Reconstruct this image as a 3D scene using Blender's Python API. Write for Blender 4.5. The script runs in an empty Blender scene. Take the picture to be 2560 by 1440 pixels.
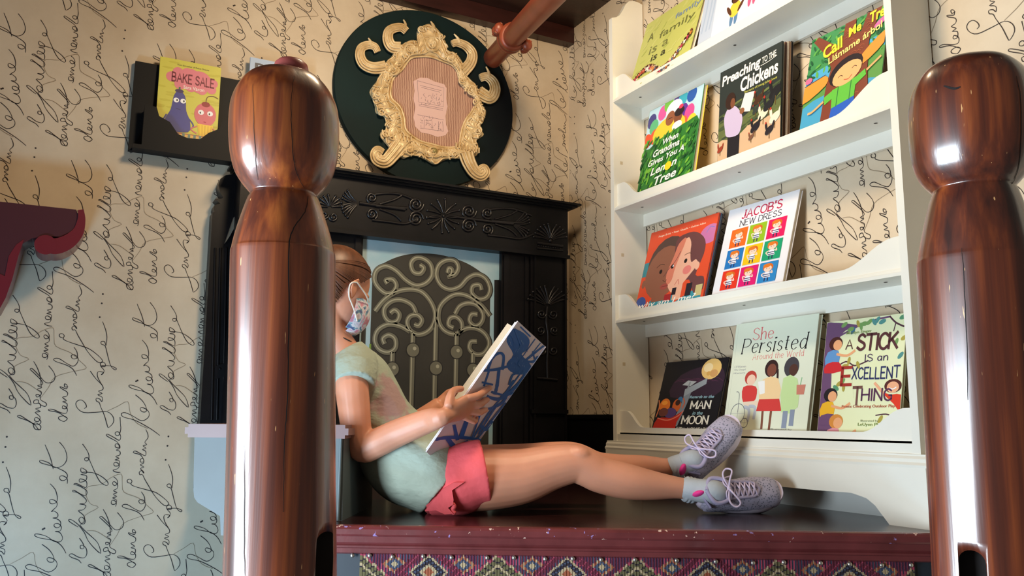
import bpy, bmesh, math, random
from mathutils import Vector, Matrix
random.seed(7)
PI = math.pi
SC = bpy.context.scene
COL = SC.collection

# ------------------------------------------------------------------ camera
FPX, PITCH, YAW, ROLL = 2088.96, 0.155996, 0.487710, 0.0080766
_cp, _sp = math.cos(PITCH), math.sin(PITCH)
CF = Vector((math.sin(YAW)*_cp, math.cos(YAW)*_cp, _sp))
_R = Vector((math.cos(YAW), -math.sin(YAW), 0.0)); _U = _R.cross(CF)
_c, _s = math.cos(ROLL), math.sin(ROLL)
CR = _c*_R + _s*_U
CU = -_s*_R + _c*_U
cam = bpy.data.cameras.new('camera'); camo = bpy.data.objects.new('camera', cam); COL.objects.link(camo)
cam.sensor_fit = 'HORIZONTAL'; cam.sensor_width = 36.0; cam.lens = 36.0*FPX/2560.0
cam.clip_start = 0.02; cam.clip_end = 50
_M = Matrix((CR, CU, -CF)).transposed().to_4x4(); camo.matrix_world = _M
SC.camera = camo

# ------------------------------------------------------------------ world, lights, exposure
SC.view_settings.view_transform = 'Standard'
SC.view_settings.look = 'None'
SC.view_settings.exposure = 0.28
SC.view_settings.gamma = 1.0
SC.view_settings.use_curve_mapping = False
wd = bpy.data.worlds.new('world'); SC.world = wd; wd.use_nodes = True
wd.node_tree.nodes['Background'].inputs[0].default_value = (1.0, 0.86, 0.72, 1)
wd.node_tree.nodes['Background'].inputs[1].default_value = 0.08

def area(name, loc, target, sx, sy, power, col):
    l = bpy.data.lights.new(name, 'AREA'); l.shape = 'RECTANGLE'; l.size = sx; l.size_y = sy
    l.energy = power; l.color = col
    o = bpy.data.objects.new(name, l); COL.objects.link(o); o.location = loc
    d = Vector(target)-Vector(loc)
    o.rotation_euler = d.to_track_quat('-Z', 'Y').to_euler()
    return o
area('window_daylight', (-1.65, 1.20, -0.40), (1.2, 1.75, -0.15), 1.5, 1.15, 135, (0.76, 0.89, 1.0))
area('added_low_blue_fill', (-0.50, 1.55, -0.98), (0.05, 3.03, -0.65), 0.4, 0.4, 30, (0.34, 0.66, 1.0))  # extra fill light, added to cool the lower left of the back wall
area('ceiling_lamp_glow', (0.86, 1.50, 1.66), (1.2, 2.4, 0.6), 0.35, 0.35, 25, (1.0, 0.76, 0.49))

# ------------------------------------------------------------------ pixel helpers (a pixel turned into a point on a real plane)
def ray(x, y): return CR*((x-1280)/FPX) - CU*((y-720)/FPX) + CF
def atx(x, y, X): d = ray(x, y); return d*(X/d.x)
def aty(x, y, Y): d = ray(x, y); return d*(Y/d.y)
def atz(x, y, Z): d = ray(x, y); return d*(Z/d.z)
GP = Vector((0.766, 2.03, 0)); GN = Vector((0.383, 0.924, 0)).normalized()
def G(x, y, off=0.0):
    d = ray(x, y); return d*((GP.dot(GN)+off)/d.dot(GN))
def V(*a): return Vector(a)

# ------------------------------------------------------------------ materials
def lin(c):
    return tuple(((v/255)/12.92 if v/255 <= .04045 else ((v/255+.055)/1.055)**2.4) for v in c)
_mats = {}
def mat(name, rgb, rough=.5, metal=0.0, coat=0.0, var=0.0, vscale=8.0, bump=0.0, bscale=60.0, sss=0.0, rgb2=None, stretch=None, coatr=.05, spec=.5, bdist=.002):
    if name in _mats: return _mats[name]
    m = bpy.data.materials.new(name); m.use_nodes = True; _mats[name] = m
    nt = m.node_tree; b = nt.nodes['Principled BSDF']; L = nt.links
    c = lin(rgb)+(1,)
    b.inputs['Base Color'].default_value = c
    b.inputs['Specular IOR Level'].default_value = spec
    b.inputs['Roughness'].default_value = rough
    b.inputs['Metallic'].default_value = metal
    b.inputs['Coat Weight'].default_value = coat
    b.inputs['Coat Roughness'].default_value = coatr
    if sss:
        b.inputs['Subsurface Weight'].default_value = sss
        b.inputs['Subsurface Radius'].default_value = (1, .35, .2); b.inputs['Subsurface Scale'].default_value = .008
    if var or bump:
        tc = nt.nodes.new('ShaderNodeTexCoord'); mp = nt.nodes.new('ShaderNodeMapping')
        L.new(tc.outputs['Object'], mp.inputs[0])
        if stretch: mp.inputs['Scale'].default_value = stretch
    if var:
        n = nt.nodes.new('ShaderNodeTexNoise'); n.inputs['Scale'].default_value = vscale; n.inputs['Detail'].default_value = 6
        L.new(mp.outputs[0], n.inputs['Vector'])
        mr = nt.nodes.new('ShaderNodeMapRange'); mr.inputs[1].default_value = .32; mr.inputs[2].default_value = .68
        L.new(n.outputs[0], mr.inputs[0])
        mx = nt.nodes.new('ShaderNodeMix'); mx.data_type = 'RGBA'
        L.new(mr.outputs[0], mx.inputs[0])
        c2 = lin(rgb2) if rgb2 else tuple(v*(1-var) for v in c[:3])
        mx.inputs[6].default_value = c; mx.inputs[7].default_value = tuple(c2)+(1,)
        L.new(mx.outputs[2], b.inputs['Base Color'])
    if bump:
        n2 = nt.nodes.new('ShaderNodeTexNoise'); n2.inputs['Scale'].default_value = bscale; n2.inputs['Detail'].default_value = 4
        L.new(mp.outputs[0], n2.inputs['Vector'])
        bp = nt.nodes.new('ShaderNodeBump'); bp.inputs['Strength'].default_value = bump; bp.inputs['Distance'].default_value = bdist
        L.new(n2.outputs[0], bp.inputs['Height']); L.new(bp.outputs[0], b.inputs['Normal'])
    return m
def ink(rgb, rough=.45):
    return mat('print_%02x%02x%02x' % tuple(rgb), rgb, rough)

# ------------------------------------------------------------------ mesh builder
def catmull(pts, n=6, closed=False):
    P = [Vector(p) for p in pts]
    if len(P) < 3: return P
    out = []; N = len(P)
    segs = N if closed else N-1
    for i in range(segs):
        if closed: p0, p1, p2, p3 = P[(i-1) % N], P[i], P[(i+1) % N], P[(i+2) % N]
        else: p0, p1, p2, p3 = P[max(i-1, 0)], P[i], P[i+1], P[min(i+2, N-1)]
        for k in range(n):
            t = k/n; t2 = t*t; t3 = t2*t
            out.append(.5*((2*p1)+(p2-p0)*t+(2*p0-5*p1+4*p2-p3)*t2+(3*p1-p0-3*p2+p3)*t3))
    if not closed: out.append(P[-1])
    return out
class MB:
    def __init__(s): s.v = []; s.f = []; s.m = []; s.sm = []; s.mats = []
    def mi(s, m):
        if m is None: return 0
        if m not in s.mats: s.mats.append(m)
        return s.mats.index(m)
    def add(s, vs, fs, m=None, smooth=False):
        o = len(s.v); k = s.mi(m)
        s.v += [tuple(p) for p in vs]
        for f in fs: s.f.append([i+o for i in f]); s.m.append(k); s.sm.append(smooth)
    def box(s, a, b, m=None, bev=0.0):
        (x0, y0, z0), (x1, y1, z1) = a, b
        x0, x1 = min(x0, x1), max(x0, x1); y0, y1 = min(y0, y1), max(y0, y1); z0, z1 = min(z0, z1), max(z0, z1)
        if bev > 0:
            s.prism([(x0+bev, y0), (x1-bev, y0), (x1, y0+bev), (x1, y1-bev), (x1-bev, y1), (x0+bev, y1), (x0, y1-bev), (x0, y0+bev)],
                    lambda p, t: Vector((p[0], p[1], z0+(z1-z0)*t)), m); return
        vs = [(x0, y0, z0), (x1, y0, z0), (x1, y1, z0), (x0, y1, z0), (x0, y0, z1), (x1, y0, z1), (x1, y1, z1), (x0, y1, z1)]
        s.add(vs, [(0, 3, 2, 1), (4, 5, 6, 7), (0, 1, 5, 4), (1, 2, 6, 5), (2, 3, 7, 6), (3, 0, 4, 7)], m)
    def prism(s, poly, fn, m=None, smooth=False, side=None):
        """poly 2D points, fn(p,t) -> 3D with t in 0..1"""
        n = len(poly)
        s.add([fn(p, 0) for p in poly], [list(range(n))[::-1]], m)
        s.add([fn(p, 1) for p in poly], [list(range(n))], m)
        s.add([fn(p, 0) for p in poly]+[fn(p, 1) for p in poly], [(i, (i+1) % n, n+(i+1) % n, n+i) for i in range(n)], side or m, smooth)
    def slab(s, pts, off, m=None, side=None):
        """3D planar outline pushed along off"""
        off = Vector(off); n = len(pts); P = [Vector(p) for p in pts]
        s.add(P, [list(range(n))], m); s.add([p+off for p in P], [list(range(n))[::-1]], m)
        s.add(P+[p+off for p in P], [(i, n+i, n+(i+1) % n, (i+1) % n) for i in range(n)], side or m)
    def tube(s, path, rad, m=None, seg=12, axis=None, caps=True, smooth=True):
        P = [Vector(p) for p in path]; n = len(P)
        if not isinstance(rad, (list, tuple)): rad = [rad]*n
        vs = []; B = None
        for i in range(n):
            T = (P[min(i+1, n-1)]-P[max(i-1, 0)]); T = T.normalized() if T.length > 1e-9 else Vector((0, 0, 1))
            if axis is not None: B = Vector(axis)
            elif B is None: B = Vector((0, 0, 1)) if abs(T.z) < .9 else Vector((1, 0, 0))
            B = (B-T*B.dot(T)).normalized(); A = B.cross(T)
            r = rad[i]; a, b = r if isinstance(r, (list, tuple)) else (r, r)
            for k in range(seg):
                t = 2*PI*k/seg; vs.append(P[i]+A*(a*math.cos(t))+B*(b*math.sin(t)))
        fs = [(i*seg+k, i*seg+(k+1) % seg, (i+1)*seg+(k+1) % seg, (i+1)*seg+k) for i in range(n-1) for k in range(seg)]
        s.add(vs, fs, m, smooth)
        if caps:
            s.add(vs[:seg], [list(range(seg))[::-1]], m); s.add(vs[-seg:], [list(range(seg))], m)
    def ctube(s, path, rad, m=None, seg=10, n=6, **k):
        """smooth path + interpolated radii"""
        if isinstance(rad, (list, tuple)):
            two = isinstance(rad[0], (list, tuple))
            rr = [Vector((r[0], r[1], 0)) if two else Vector((r, r, 0)) for r in rad]
            rr = catmull(rr, n); rad = [(r.x, r.y) if two else max(r.x, 1e-4) for r in rr]
        s.tube(catmull(path, n), rad, m, seg, **k)
    def ell(s, c, ax, m=None, nu=16, nv=10, keep=None):
        """ellipsoid, ax three axis vectors"""
        c = Vector(c); a, b, d = [Vector(q) for q in ax]; vs = []
        for j in range(nv+1):
            p = PI*j/nv
            for i in range(nu):
                t = 2*PI*i/nu; vs.append(c+a*(math.sin(p)*math.cos(t))+b*(math.sin(p)*math.sin(t))+d*math.cos(p))
        fs = [(j*nu+i, (j+1)*nu+i, (j+1)*nu+(i+1) % nu, j*nu+(i+1) % nu) for j in range(nv) for i in range(nu)]
        if keep: fs = [f for f in fs if keep(sum((vs[i] for i in f), Vector())/4)]
        s.add(vs, fs, m, True)
    def sph(s, c, r, m=None, nu=12, nv=8):
        s.ell(c, ((r, 0, 0), (0, r, 0), (0, 0, r)), m, nu, nv)
    def ribbon(s, pts, w, nrm, m=None, taper=0.0):
        P = [Vector(p) for p in pts]; n = len(P); nrm = Vector(nrm); vs = []
        for i in range(n):
            T = P[min(i+1, n-1)]-P[max(i-1, 0)]
            if T.length < 1e-9: T = Vector((1, 0, 0))
            S = nrm.cross(T.normalized())
            ww = w[i] if isinstance(w, (list, tuple)) else w
            if taper: ww = ww*(1-taper*abs(2*i/max(1, n-1)-1)**3)
            vs += [P[i]+S*ww/2, P[i]-S*ww/2]
        s.add(vs, [(2*i, 2*i+1, 2*i+3, 2*i+2) for i in range(n-1)], m)
    def merge(s, o, off=(0, 0, 0)):
        off = Vector(off)
        for i, f in enumerate(o.f): pass
        b = len(s.v); s.v += [tuple(Vector(p)+off) for p in o.v]
        for f, k, g in zip(o.f, o.m, o.sm):
            s.f.append([i+b for i in f]); s.m.append(s.mi(o.mats[k]) if o.mats else 0); s.sm.append(g)
    def mesh(s, name):
        me = bpy.data.meshes.new(name); me.from_pydata(s.v, [], s.f)
        for m in s.mats: me.materials.append(m)
        if s.mats: me.polygons.foreach_set('material_index', s.m)
        me.polygons.foreach_set('use_smooth', s.sm); me.update(); return me
    def build(s, name, parent=None, fix=False, base=None):
        me = s.mesh(name)
        if fix:
            bm = bmesh.new(); bm.from_mesh(me); bmesh.ops.remove_doubles(bm, verts=bm.verts, dist=1e-6)
            bmesh.ops.recalc_face_normals(bm, faces=bm.faces); bm.to_mesh(me); bm.free()
        o = bpy.data.objects.new(name, me); COL.objects.link(o)
        if parent is not None:
            o.parent = parent; o.matrix_parent_inverse = Matrix.Translation(-parent.location)
        return o
def link(name, me, parent=None):
    o = bpy.data.objects.new(name, me); COL.objects.link(o)
    if parent is not None: o.parent = parent; o.matrix_parent_inverse = Matrix.Translation(-parent.location)
    return o
def tag(o, label, cat=None, group=None):
    o['label'] = label
    if cat: o['category'] = cat
    if group: o['group'] = group
    return o
def empty(name, loc, label, cat, group=None):
    o = bpy.data.objects.new(name, None); COL.objects.link(o); o.location = loc; o.empty_display_size = .05
    return tag(o, label, cat, group)
def struct(o): o['kind'] = 'structure'; return o
def evalmesh(o, name):
    bpy.context.view_layer.update()
    dg = bpy.context.evaluated_depsgraph_get()
    me = bpy.data.meshes.new_from_object(o.evaluated_get(dg)); me.name = name
    return me
def fuse(mb, name, voxel, material, iters=4, parent=None, disp=None):
    me0 = mb.mesh('tmp'); o = bpy.data.objects.new('tmp', me0); COL.objects.link(o)
    r = o.modifiers.new('r', 'REMESH'); r.mode = 'VOXEL'; r.voxel_size = voxel; r.use_smooth_shade = True
    if iters:
        sm = o.modifiers.new('s', 'SMOOTH'); sm.iterations = iters; sm.factor = .5
    me = evalmesh(o, name)
    bpy.data.objects.remove(o); bpy.data.meshes.remove(me0)
    me.materials.clear(); me.materials.append(material)
    if disp:
        for v in me.vertices: v.co = disp(v.co)
    me.polygons.foreach_set('use_smooth', [True]*len(me.polygons)); me.update()
    return link(name, me, parent)
def boolcut(o, cutter_mb, mname):
    me = cutter_mb.mesh('cut'); c = bpy.data.objects.new('cut', me); COL.objects.link(c)
    bm = bmesh.new(); bm.from_mesh(me); bmesh.ops.remove_doubles(bm, verts=bm.verts, dist=1e-6); bmesh.ops.recalc_face_normals(bm, faces=bm.faces); bm.to_mesh(me); bm.free()
    b = o.modifiers.new('b', 'BOOLEAN'); b.object = c; b.operation = 'DIFFERENCE'; b.solver = 'EXACT'; b.material_mode = 'TRANSFER'
    new = evalmesh(o, mname); o.modifiers.clear(); o.data = new
    bpy.data.objects.remove(c)

# ------------------------------------------------------------------ lettering
_tx = {}
def font_mesh(txt, bold=0.0, shear=0.0, space=1.0):
    k = (txt, bold, shear, space)
    if k in _tx: return _tx[k]
    cu = bpy.data.curves.new('t', 'FONT'); cu.body = txt; cu.size = 1; cu.offset = bold; cu.shear = shear
    cu.space_character = space; cu.resolution_u = 3; cu.fill_mode = 'FRONT'
    o = bpy.data.objects.new('t', cu); COL.objects.link(o)
    me = evalmesh(o, 't'); vs = [(v.co.x, v.co.y) for v in me.vertices]; fs = [tuple(p.vertices) for p in me.polygons]
    bpy.data.objects.remove(o); bpy.data.curves.remove(cu); bpy.data.meshes.remove(me)
    _tx[k] = (vs, fs); return vs, fs
SF = {
'A': "8|0,0 4,10 8,0;1.5,3.5 6.5,3.5", 'B': "6.5|0,0 0,10;~0,10 4.5,9.6 5.6,7.6 4.5,5.5 0,5;~0,5 5.3,4.7 6.5,2.5 5,.4 0,0",
'C': "7|~7,8.3 4.3,10 1.2,8.6 0,5 1.2,1.4 4.3,0 7,1.7", 'D': "7|0,0 0,10;~0,10 4,9.6 7,7.5 7,2.5 4,.4 0,0",
'E': "6|6,0 0,0;0,0 0,10;0,10 6,10;0,5 4.8,5", 'G': "7.5|~7,8.3 4.3,10 1.2,8.6 0,5 1.2,1.4 4.3,0 7.3,1.4;7.3,1.4 7.3,4.5;7.3,4.5 4.8,4.5",
'H': "7.5|0,0 0,10;7.5,0 7.5,10;0,5 7.5,5", 'I': "1|.5,0 .5,10", 'J': "4.5|~0,1.6 1.8,0 4,1.2 4.3,4;4.3,3.6 4.3,10",
'K': "7|0,0 0,10;6.3,10 0,4.2;2,6 7,0", 'L': "5.6|0,10 0,0;0,0 5.6,0", 'M': "9|0,0 0,10;0,10 4.5,2.5;4.5,2.5 9,10;9,10 9,0",
'N': "7.5|0,0 0,10;0,10 7.5,0;7.5,0 7.5,10", 'O': "8|~4,10 .9,8.5 0,5 .9,1.5 4,0 7.1,1.5 8,5 7.1,8.5 4,10",
'P': "6.5|0,0 0,10;~0,10 4.6,9.7 6.5,7.3 4.6,4.8 0,4.5", 'R': "7|0,0 0,10;~0,10 4.6,9.7 6.3,7.4 4.6,5.1 0,4.8;3.2,4.9 7,0",
'S': "6.2|~6,8.4 3.4,10 .8,8.8 .7,6.6 3.2,5.2 5.8,3.7 6.1,1.5 3.1,0 0,1.7", 'T': "8|4,0 4,10;0,10 8,10",
'U': "7.5|~0,10 0,3 1.5,.4 3.7,0 6,.4 7.5,3 7.5,10", 'V': "8|0,10 4,0;4,0 8,10", 'W': "11|0,10 2.7,0;2.7,0 5.5,9;5.5,9 8.3,0;8.3,0 11,10",
'X': "7|0,0 7,10;0,10 7,0", 'Y': "7|0,10 3.5,5;7,10 3.5,5;3.5,5 3.5,0", 'Z': "6.5|0,10 6.5,10;6.5,10 0,0;0,0 6.5,0", "'": "1|.5,10 .3,7.6",
'a': "5|~4.6,5.4 2.4,6.4 .4,4.6 .2,2 1.8,.1 3.6,1 4.7,3;4.8,6.2 4.8,0", 'd': "5.2|~4.8,5.4 2.5,6.4 .4,4.6 .2,2 1.8,.1 3.8,1 4.8,3;4.9,10 4.9,0",
'e': "5|~.3,3.2 4.7,3.8 4.2,5.8 2.5,6.4 .8,5.4 .2,3 1,.8 2.8,0 4.8,1.2", 'h': "5|.2,10 .2,0;~.2,3.5 1.8,6 3.8,6.3 4.8,4.5 4.8,0",
'i': "1|.5,6.2 .5,0;.4,8.6 .6,8.9", 'l': "1|.5,10 .5,0", 'n': "5|.2,6.2 .2,0;~.2,3.5 1.8,6 3.8,6.3 4.8,4.5 4.8,0",
'o': "5.2|~2.6,6.4 .5,5.2 .1,3.2 .7,1 2.6,0 4.5,1 5.1,3.2 4.6,5.2 2.6,6.4", 'r': "3.5|.2,6.2 .2,0;~.2,3.4 1.2,5.6 3.5,6.2",
's': "4|~3.8,5.2 2.1,6.4 .5,5.4 .8,3.8 3.2,2.6 3.7,1.1 2,0 .1,1", 't': "3|1.2,8.6 1.2,1.5;~1.2,1.5 1.6,.2 3,.4;0,6.2 2.9,6.2", 'u': "5|~.2,6.2 .2,2 1.4,.1 3.2,.4 4.8,3;4.8,6.2 4.8,0",
'm': "8|.2,6.2 .2,0;~.2,3.5 1.6,6 3.2,6.2 4,4.5 4,0;~4,3.5 5.4,6 7,6.2 7.8,4.5 7.8,0", 'c': "4.6|~4.4,5 2.6,6.4 .6,5 .2,3 .8,.8 2.6,0 4.5,1.2",
'w': "7.5|0,6.2 1.9,0;1.9,0 3.75,6;3.75,6 5.6,0;5.6,0 7.5,6.2", 'y': "5|0,6.2 2.6,0;5,6.2 1.4,-3", 'g': "5|~4.6,5.4 2.4,6.4 .4,4.6 .2,2 1.8,.1 3.6,1 4.7,3;~4.8,6.2 4.8,-1 3.5,-3 .8,-2.6",
'?': "5|~.3,8 2.5,10 4.8,8.6 4,6.2 2.4,4.6 2.4,2.8;2.4,.2 2.5,.5"}
def stroke_text(txt, wt=1.2, serif=0.0, slant=0.0, contrast=0.0, gap=2.2, jitter=0.0):
    """returns ribbons as (verts, faces) in 2D units, cap height 10"""
    vs, fs = [], []; x = 0
    rnd = random.Random(hash(len(txt))+int(wt*10))
    for ch in txt:
        if ch == ' ': x += 4.5; continue
        w, body = SF[ch].split('|')
        dy = rnd.uniform(-jitter, jitter); sc = 1+rnd.uniform(-jitter, jitter)*.08
        for st in body.split(';'):
            sm = st[0] == '~'
            P = [tuple(float(q) for q in p.split(',')) for p in st.lstrip('~').split()]
            P = [Vector((p[0], p[1], 0)) for p in P]
            Q = catmull(P, 5) if sm and len(P) > 2 else P
            Q = [Vector((x+q.x+slant*q.y, q.y*sc+dy, 0)) for q in Q]
            o = len(vs); n = len(Q)
            for i in range(n):
                T = Q[min(i+1, n-1)]-Q[max(i-1, 0)]
                T = T.normalized() if T.length > 0 else Vector((1, 0, 0))
                S = Vector((-T.y, T.x, 0)); ww = wt*(1-contrast*abs(T.x))/2
                if contrast == 0: Qi = Q[i]+(T*(-wt*.3) if i == 0 else T*(wt*.3) if i == n-1 else Vector())
                else: Qi = Q[i]
                vs += [Qi+S*ww, Qi-S*ww]
            fs += [(o+2*i, o+2*i+1, o+2*i+3, o+2*i+2) for i in range(n-1)]
            if serif and not sm:
                for e, other in ((0, 1), (-1, -2)):
                    q = Q[e]; d = (Q[e]-Q[other])
                    if abs(d.y) > abs(d.x)*.6:
                        o = len(vs); h = wt*.32
                        vs += [q+Vector((-serif, -h, 0)), q+Vector((serif, -h, 0)), q+Vector((serif, h, 0)), q+Vector((-serif, h, 0))]; fs.append((o, o+1, o+2, o+3))
        x += float(w)+gap
    return [(v.x, v.y) for v in vs], fs
class Art:
    """flat print laid on a surface; coordinates in 0..1 of width W and height H"""
    def __init__(s, mb, o, u, v, W, H, clip=True):
        s.mb = mb; s.o = Vector(o); s.u = Vector(u).normalized(); s.v = Vector(v).normalized(); s.W = W; s.H = H
        s.n = s.u.cross(s.v); s.k = 0; s.clip = clip
    def _p(s, x, y):
        if s.clip: x = min(.997, max(.003, x)); y = min(.997, max(.003, y))
        return s.o+s.u*(x*s.W)+s.v*(y*s.H)+s.n*(.0002+.00002*s.k)
    def put(s, vs, fs, c):
        s.k += 1; s.mb.add([s._p(x, y) for x, y in vs], fs, ink(c))
    def poly(s, pts, c, smooth=0):
        if smooth: pts = [(p.x, p.y) for p in catmull([(a, b, 0) for a, b in pts], smooth, True)]
        s.put(pts, [list(range(len(pts)))], c)
    def rect(s, x0, y0, x1, y1, c): s.poly([(x0, y0), (x1, y0), (x1, y1), (x0, y1)], c)
    def oval(s, x, y, rx, ry, c, rot=0, n=18):
        s.poly([(x+rx*math.cos(t)*math.cos(rot)-ry*math.sin(t)*math.sin(rot), y+rx*math.cos(t)*math.sin(rot)*s.W/s.H+ry*math.sin(t)*math.cos(rot)) for t in [2*PI*i/n for i in range(n)]], c)
    def line(s, pts, w, c, smooth=4):
        P = [Vector((a*s.W, b*s.H, 0)) for a, b in pts]
        P = catmull(P, smooth) if smooth and len(P) > 2 else P
        vs = []; n = len(P); w = w*s.H
        for i in range(n):
            T = (P[min(i+1, n-1)]-P[max(i-1, 0)]); T = T.normalized() if T.length else Vector((1, 0, 0))
            S = Vector((-T.y, T.x, 0))*w/2
            vs += [P[i]+S, P[i]-S]
        s.put([(p.x/s.W, p.y/s.H) for p in vs], [(2*i, 2*i+1, 2*i+3, 2*i+2) for i in range(n-1)], c)
    def _fit(s, vs, fs, x0, y0, x1, y1, c, rot):
        if not vs: return
        ax, bx = min(v[0] for v in vs), max(v[0] for v in vs); ay, by = min(v[1] for v in vs), max(v[1] for v in vs)
        cx, cy = (x0+x1)/2, (y0+y1)/2; out = []
        for x, y in vs:
            X = ((x-ax)/(bx-ax)-.5)*(x1-x0)*s.W; Y = ((y-ay)/(by-ay)-.5)*(y1-y0)*s.H
            out.append((cx+(X*math.cos(rot)-Y*math.sin(rot))/s.W, cy+(X*math.sin(rot)+Y*math.cos(rot))/s.H))
        s.put(out, fs, c)
    def text(s, t, x0, y0, x1, y1, c, bold=0.0, shear=0.0, rot=0.0, space=1.0):
        vs, fs = font_mesh(t, bold, shear, space); s._fit(vs, fs, x0, y0, x1, y1, c, rot)
    def stext(s, t, x0, y0, x1, y1, c, rot=0.0, **k):
        vs, fs = stroke_text(t, **k); s._fit(vs, fs, x0, y0, x1, y1, c, rot)

# ------------------------------------------------------------------ main planes
XB, YA = 1.886, 3.03          # bookcase wall and fireplace wall
ZP = -0.236                   # platform top
ZF = -1.05                    # floor

def wallpaper(name, rgb, rgb2):
    m = bpy.data.materials.new(name); m.use_nodes = True; nt = m.node_tree; L = nt.links; b = nt.nodes['Principled BSDF']
    tc = nt.nodes.new('ShaderNodeTexCoord'); n = nt.nodes.new('ShaderNodeTexNoise'); n.inputs['Scale'].default_value = 2.6; n.inputs['Detail'].default_value = 9; n.inputs['Roughness'].default_value = .62
    L.new(tc.outputs['Object'], n.inputs['Vector'])
    r = nt.nodes.new('ShaderNodeValToRGB'); r.color_ramp.elements[0].position = .34; r.color_ramp.elements[1].position = .68
    r.color_ramp.elements[0].color = lin(rgb2)+(1,); r.color_ramp.elements[1].color = lin(rgb)+(1,)
    L.new(n.outputs[0], r.inputs[0]); L.new(r.outputs[0], b.inputs['Base Color'])
    b.inputs['Roughness'].default_value = .42; b.inputs['Specular IOR Level'].default_value = .35
    n2 = nt.nodes.new('ShaderNodeTexNoise'); n2.inputs['Scale'].default_value = 5; n2.inputs['Detail'].default_value = 3
    L.new(tc.outputs['Object'], n2.inputs['Vector'])
    bp = nt.nodes.new('ShaderNodeBump'); bp.inputs['Strength'].default_value = .25; bp.inputs['Distance'].default_value = .01
    L.new(n2.outputs[0], bp.inputs['Height']); L.new(bp.outputs[0], b.inputs['Normal'])
    return m
M_PAPER = wallpaper('cream_wallpaper', (220, 203, 176), (198, 178, 150))
M_INK = mat('script_ink', (46, 34, 30), .6)
M_VINE = mat('vine_outline_ink', (146, 126, 100), .6)

# handwriting traced on the paper (crop pixels: x/3.273, 1000+y/3.273)
SCRIPT = """540,1255 505,1195 440,1150 330,1130 285,1110 300,1095 380,1115 440,1155 490,1160 512,1130 490,1085 450,1075 490,1072 502,1040 480,1013 450,1012 442,1030 462,1045 490,1035 496,1000 470,975 430,965 468,960 472,930 440,908 420,915 442,892 464,870 465,838 440,818 410,815 408,840 430,850 462,835 468,790 450,730 410,685
1833,1430 1760,1380 1640,1320 1550,1300 1530,1275 1560,1262 1620,1285 1690,1320 1740,1290 1748,1250 1725,1222 1690,1210 1678,1225 1695,1245 1725,1240 1722,1200 1690,1150 1640,1110
550,685 550,645 520,622 490,625 492,650 515,660 545,645 550,610 520,580 440,545 350,520 325,505 335,493 400,515 440,550 490,548 530,520 548,470 530,400 487,345
368,365 400,440 420,500 435,565
665,1335 640,1308 590,1290 565,1270 590,1258 640,1285 690,1290 710,1258 705,1215 680,1190 658,1192 660,1215 685,1215 682,1180 650,1130
640,1040 575,1000 562,980 585,980 640,1020 690,1085 720,1150 770,1210 825,1255 800,1170 740,1110 690,1065 655,1020 690,1012 695,980 665,958 645,980 665,1010 692,990 685,945 640,905 682,898 702,862 650,850 692,845 705,815 640,760 595,750 605,738 660,770 702,782 708,740 640,700 603,690 625,683 670,705 706,715 706,665 655,645 652,672 700,660 708,620 660,610 705,600 706,578 665,555 665,590 705,590 780,600 850,640 885,680 870,700 820,670 780,600 740,510 722,475 695,475 695,495 720,495 728,455 710,410 675,360
905,1450 860,1450 845,1410 870,1400 905,1425 890,1455 860,1420 800,1385 735,1365 720,1352 745,1348 800,1380 870,1415 905,1390 885,1360 860,1355 855,1380 885,1385 897,1345 858,1312 900,1302 860,1282 900,1268 890,1235 850,1240 850,1215 880,1208 892,1240 935,1258 945,1232 900,1205 895,1170 865,1165 870,1185 898,1170 905,1140 872,1120 908,1105 875,1090 915,1075 900,1040 835,978 815,960 835,955 890,1010 940,1060 990,1052 1011,1015 1000,970 960,920
843,893 870,940 895,1010 905,1100
945,872 952,845 940,825 915,822 912,850 940,852 955,820 920,800 955,790 925,770 958,758 928,742 960,722 960,690 935,668 920,680 935,700 962,685 955,650 930,630
985,592 950,590 925,575 965,560 975,530 950,510 930,520 940,540 970,535 978,500 940,490 975,478 945,462 980,450 980,420 950,410 980,395 975,365 945,360 945,385 975,390 960,345 900,310 870,290 880,280 930,305 975,330 988,300 970,262 945,265 945,285 972,288 988,240 985,190 982,140
1075,1370 1045,1355 1045,1335 1085,1325 1110,1345 1090,1368 1075,1370
1105,1340 1040,1300 970,1290 965,1278 1000,1278 1060,1300 1102,1300 1108,1262 1078,1240 1070,1262 1100,1262 1107,1222 1070,1208 1102,1198 1070,1172 1104,1160 1108,1128 1060,1100 1050,1085 1080,1095 1103,1100 1106,1070 1085,1060 1088,1085 1115,1082
1180,985 1150,935 1100,905 1012,880 1002,860 1040,855 1100,890 1150,910 1182,882 1190,840 1160,815 1135,825 1150,850 1182,838 1180,790 1155,750
1070,682 1045,675 1042,655 1065,648 1080,665 1072,690 1110,710 1200,735 1280,760 1360,820 1382,858 1340,860 1270,790 1220,710 1185,650 1165,610 1145,612 1140,590 1165,575 1178,600 1150,560 1178,550 1148,530 1175,515 1172,480 1150,485 1150,508 1178,500 1150,450 1100,435 1090,425 1110,418 1160,445 1190,455 1192,420 1165,405 1195,395 1170,375 1200,365 1185,345 1210,310 1208,275 1192,240
1240,1252 1258,1238 1250,1210 1225,1186 1195,1188 1175,1215 1190,1255 1240,1285 1340,1275 1420,1265 1465,1300 1470,1350 1432,1395 1420,1370 1400,1300 1370,1230 1358,1195 1335,1182 1335,1160 1362,1165 1378,1185 1382,1150 1345,1130 1380,1118 1350,1100 1385,1085 1380,1050 1330,1000 1285,940
1380,1050 1350,1000 1340,960 1352,938 1390,945 1370,965 1395,930 1365,890 1372,858 1400,868 1400,895 1370,890 1440,885 1487,902 1478,915 1445,885 1420,800 1400,725 1370,712 1370,690 1396,690 1406,722 1413,650 1402,590 1378,525"""
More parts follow.
